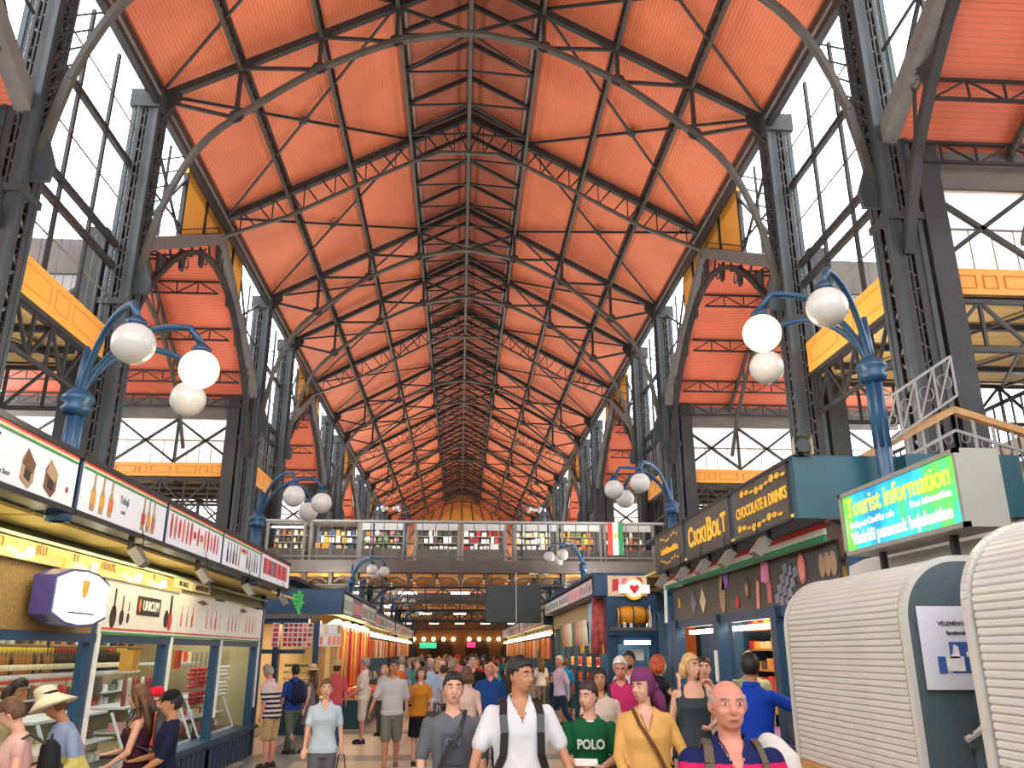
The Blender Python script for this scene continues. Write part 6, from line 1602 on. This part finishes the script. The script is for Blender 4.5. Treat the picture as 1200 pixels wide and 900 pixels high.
P('man in pale blue shirt partly behind the woman in mustard', -.62, 19.5, 1.77, 170, dict(body=SKN['red'], shirt=C((180,200,226)), trousers=C((110,110,116)), hair=HAIR['grey']), hair='bald')
P('man in beige shirt and khaki trousers with a strap across his chest', -.4, 21.2, 1.72, 5, dict(body=SKN['fair'], shirt=C((206,196,172)), trousers=C((160,140,110)), hair=HAIR['white']))
P('older man in royal blue polo shirt with glasses', .56, 15.3, 1.77, -3, dict(body=SKN['red'], shirt=C((30,70,136)), trousers=C((34,50,96)), hair=HAIR['white']), belly=.05, build=1.12, hair='bald', armL='out')
P('tall man in black T-shirt and blue jeans', .29, 17.9, 1.88, 0, dict(body=SKN['fair'], shirt=C((24,24,28)), trousers=C((96,130,164)), hair=HAIR['dark']), build=1.08, stride=.1)
P('woman with auburn hair and navy strap raising a phone behind the grey T-shirt boy', .12, 12.6, 1.72, 160, dict(body=SKN['pale'], shirt=C((222,190,176)), trousers=C((220,190,190)), hair=HAIR['brown']), sex='f', armR='phone', hair='bob', sleeve=.1)
P('person in dark brown shirt with a red headband in the crowd', 1.15, 18.6, 1.8, 30, dict(body=SKN['tan'], shirt=C((74,58,50)), trousers=C((214,214,220)), hair=HAIR['dark']), armR='hold')
P('woman with very long brown hair in white top and grey trousers', 2.75, 29.0, 1.76, 185, dict(body=SKN['fair'], shirt=C((230,224,220)), trousers=C((140,134,128)), hair=HAIR['brown']), sex='f', hair='long', stride=.1)
P('white haired man in lilac checked shirt and dark jeans striding left', 2.5, 21.5, 1.84, -70, dict(body=SKN['red'], shirt=C((208,184,208)), trousers=C((34,54,84)), hair=HAIR['white']), stride=.32, headyaw=150 if False else 20, armL='back', armR='back')
P('person in bright blue patterned shirt carrying a white bag', 3.0, 24.5, 1.76, -165, dict(body=SKN['tan'], shirt=C((36,140,214)), trousers=C((40,70,80)), hair=HAIR['brown']), legs='shorts', topz=.7)
P('dark haired woman with sunglasses behind the boy in green', 1.6, 9.8, 1.74, -10, dict(body=SKN['tan'], shirt=C((214,196,176)), trousers=C((50,50,60)), hair=HAIR['black']), sex='f', hair='long', voxel=.012)
P('older man in magenta polo shirt looking down behind the headscarf', 1.99, 10.6, 1.87, -12, dict(body=SKN['red'], shirt=C((206,48,112)), trousers=C((80,80,90)), hair=HAIR['white']), headpitch=-22, belly=.04, build=1.1, hair='crop', voxel=.012)
P('bearded man in white shirt with dark braces', 2.62, 13.2, 1.93, -30, dict(body=SKN['tan'], shirt=C((228,216,206)), trousers=C((40,42,60)), hair=HAIR['black']), voxel=.013)
mb = MB(); mb.ball((0,-.045,1.567),.058,12,8,(1.0,.85,.8)); t_b = [o for o in COL.objects if o.get('label') == 'bearded man in white shirt with dark braces'][0]; obj('beard', mb, HAIR['black'], t_b, smooth=True)
P('woman with bushy red hair and black dress holding a phone to her face', 2.8, 12.0, 1.88, 105, dict(body=SKN['pale'], shirt=C((30,28,32)), trousers=C((34,32,36)), hair=HAIR['redh']), sex='f', hair='bob', armL='phone', sleeve=.05, voxel=.013)
gb = thing('shoulder_bag', 'olive shoulder bag on the red haired woman', 'bag', (3.02,11.75,1.18)); obj('bag_body', MB().ball((0,0,0),.19,14,10,(1,.6,1.1)), C((70,78,50)), gb, smooth=True); obj('strap', MB().tube([(-.1,0,.15),(-.12,.05,.45),(-.04,.1,.5)], .015, 6), C((60,66,44)), gb)
drape('green_bag', 'bright green cloth bag hanging beside the olive shoulder bag', 3.1, 11.3, .95, 1.32, .22, C((60,190,70)), 'x', 'bag')
P('blond woman in dark grey tank top and blue skirt by the blue post', 2.5, 9.2, 1.9, -8, dict(body=SKN['fair'], shirt=C((62,70,78)), skirt=C((84,130,190)), hair=HAIR['blond']), sex='f', top='tank', legs='skirt', hair='bob', armR='hold', armL='down', headyaw=35, voxel=.012)
P('man raising a small camera beside the blond woman', 2.98, 10.4, 1.86, -12, dict(body=SKN['fair'], shirt=C((220,190,160)), trousers=C((90,90,90)), hair=HAIR['dark']), armL='phone', armR='phone', voxel=.013)
P('young man in bright blue T-shirt and camouflage trousers reaching to the stall post', 3.0, 8.75, 1.9, 130, dict(body=SKN['tan'], shirt=C((20,66,180)), trousers=C((136,128,96)), hair=HAIR['black']), armL='side', armR='hold', headyaw=20, voxel=.011, build=1.02)
P('man in olive shirt with glasses behind the blue post', 3.95, 11.6, 1.92, -30, dict(body=SKN['fair'], shirt=C((140,146,120)), trousers=C((70,74,70)), hair=HAIR['dark']))
P('shopkeeper in white behind the window of the pink sign stall', 3.98, 20.5, 1.7, 0, dict(body=SKN['tan'], shirt=C((226,222,214)), trousers=C((70,74,70)), hair=HAIR['dark']))
# --- crowd down the aisle
bases = [figure('m','fwd','down',.18,voxel=.024,legs='trousers'), figure('m','down','low',.1,voxel=.024,legs='shorts',belly=.04,build=1.08), figure('f','low','down',.12,voxel=.024,hair='bob'), figure('f','down','fwd',.1,voxel=.024,top='dress',legs=None,hair='long'), figure('m','back','fwd',.22,voxel=.024,sleeve=.9,hair='crop',hatk='cap')]
tops = [('white',(226,224,220)),('red',(190,50,50)),('black',(32,32,36)),('navy',(36,48,90)),('grey',(140,140,144)),('teal',(50,140,150)),('maroon',(110,40,50)),('beige',(206,190,160)),('light blue',(150,180,214)),('olive',(96,98,66)),('orange',(216,120,60)),('brown',(96,70,54)),('pink',(222,150,160))]
bots = [('jeans',(66,86,120)),('black trousers',(34,34,38)),('khaki trousers',(168,150,118)),('grey trousers',(120,120,124))]
cr = random.Random(11); k = 0; used = set()
hk = ['dark','black','brown','grey','blond']
for row in range(22):
    y = 20.5+row*1.75
    for c in range(3 if row < 3 else 4):
        x = -2.1+c*(1.45 if row < 3 else 1.3)+cr.uniform(-.35,.35)+(row % 2)*.4; yy_ = y+cr.uniform(-.45,.45)
        if row < 4 and x < -1.0: continue
        bi = k % 5; tn, tc_ = tops[(k*5+row) % 13]; bn, bc = bots[(k*3+row) % 4]
        rz_ = cr.choice([0, 0, 180, 175, 10, -15, 90, -90, 160])
        face = {0:'walking this way',10:'walking this way',-15:'walking this way',180:'seen from behind',175:'seen from behind',160:'seen from behind',90:'turned sideways',-90:'turned sideways'}[rz_]
        kind = ['man','stout man in shorts','woman','woman','person in a cap'][bi]
        where = 'before the footbridge' if yy_ < 31 else ('under the footbridge' if yy_ < 36 else ('past the footbridge' if yy_ < 48 else 'far off'))
        hn = hk[(k+row) % 5]; hat = cr.choice([(200,60,50),(240,240,236),(60,120,170),(40,40,44)])
        lab = '%s, %s hair, %s %s, %s %s' % (kind, hn, tn, 'dress' if bi == 3 else 'top', face, where)
        if bi == 4: lab = 'person in a cap, %s top and %s, %s %s' % (tn, bn, face, where)
        q = 2
        while lab in used:
            tn, tc_ = tops[(k*5+row+q) % 13]; q += 1
            lab = ('%s, %s hair, %s %s, %s %s' % (kind, hn, tn, 'dress' if bi == 3 else 'top', face, where)) if bi != 4 else 'person in a cap, %s top and %s, %s %s' % (tn, bn, face, where)
            if q > 16: break
        used.add(lab)
        person(lab, (x, yy_), cr.uniform(1.58,1.84), rz_, bases[bi], dict(body=SKN[cr.choice(['fair','tan','red','pale'])], shirt=C(tc_), dress=C(tc_), trousers=C(bc), hair=HAIR[hn], hat=C(hat), shoes=C((50,46,44))), group='crowd in the aisle'); k += 1

bpy.data.scenes.remove(TMP)
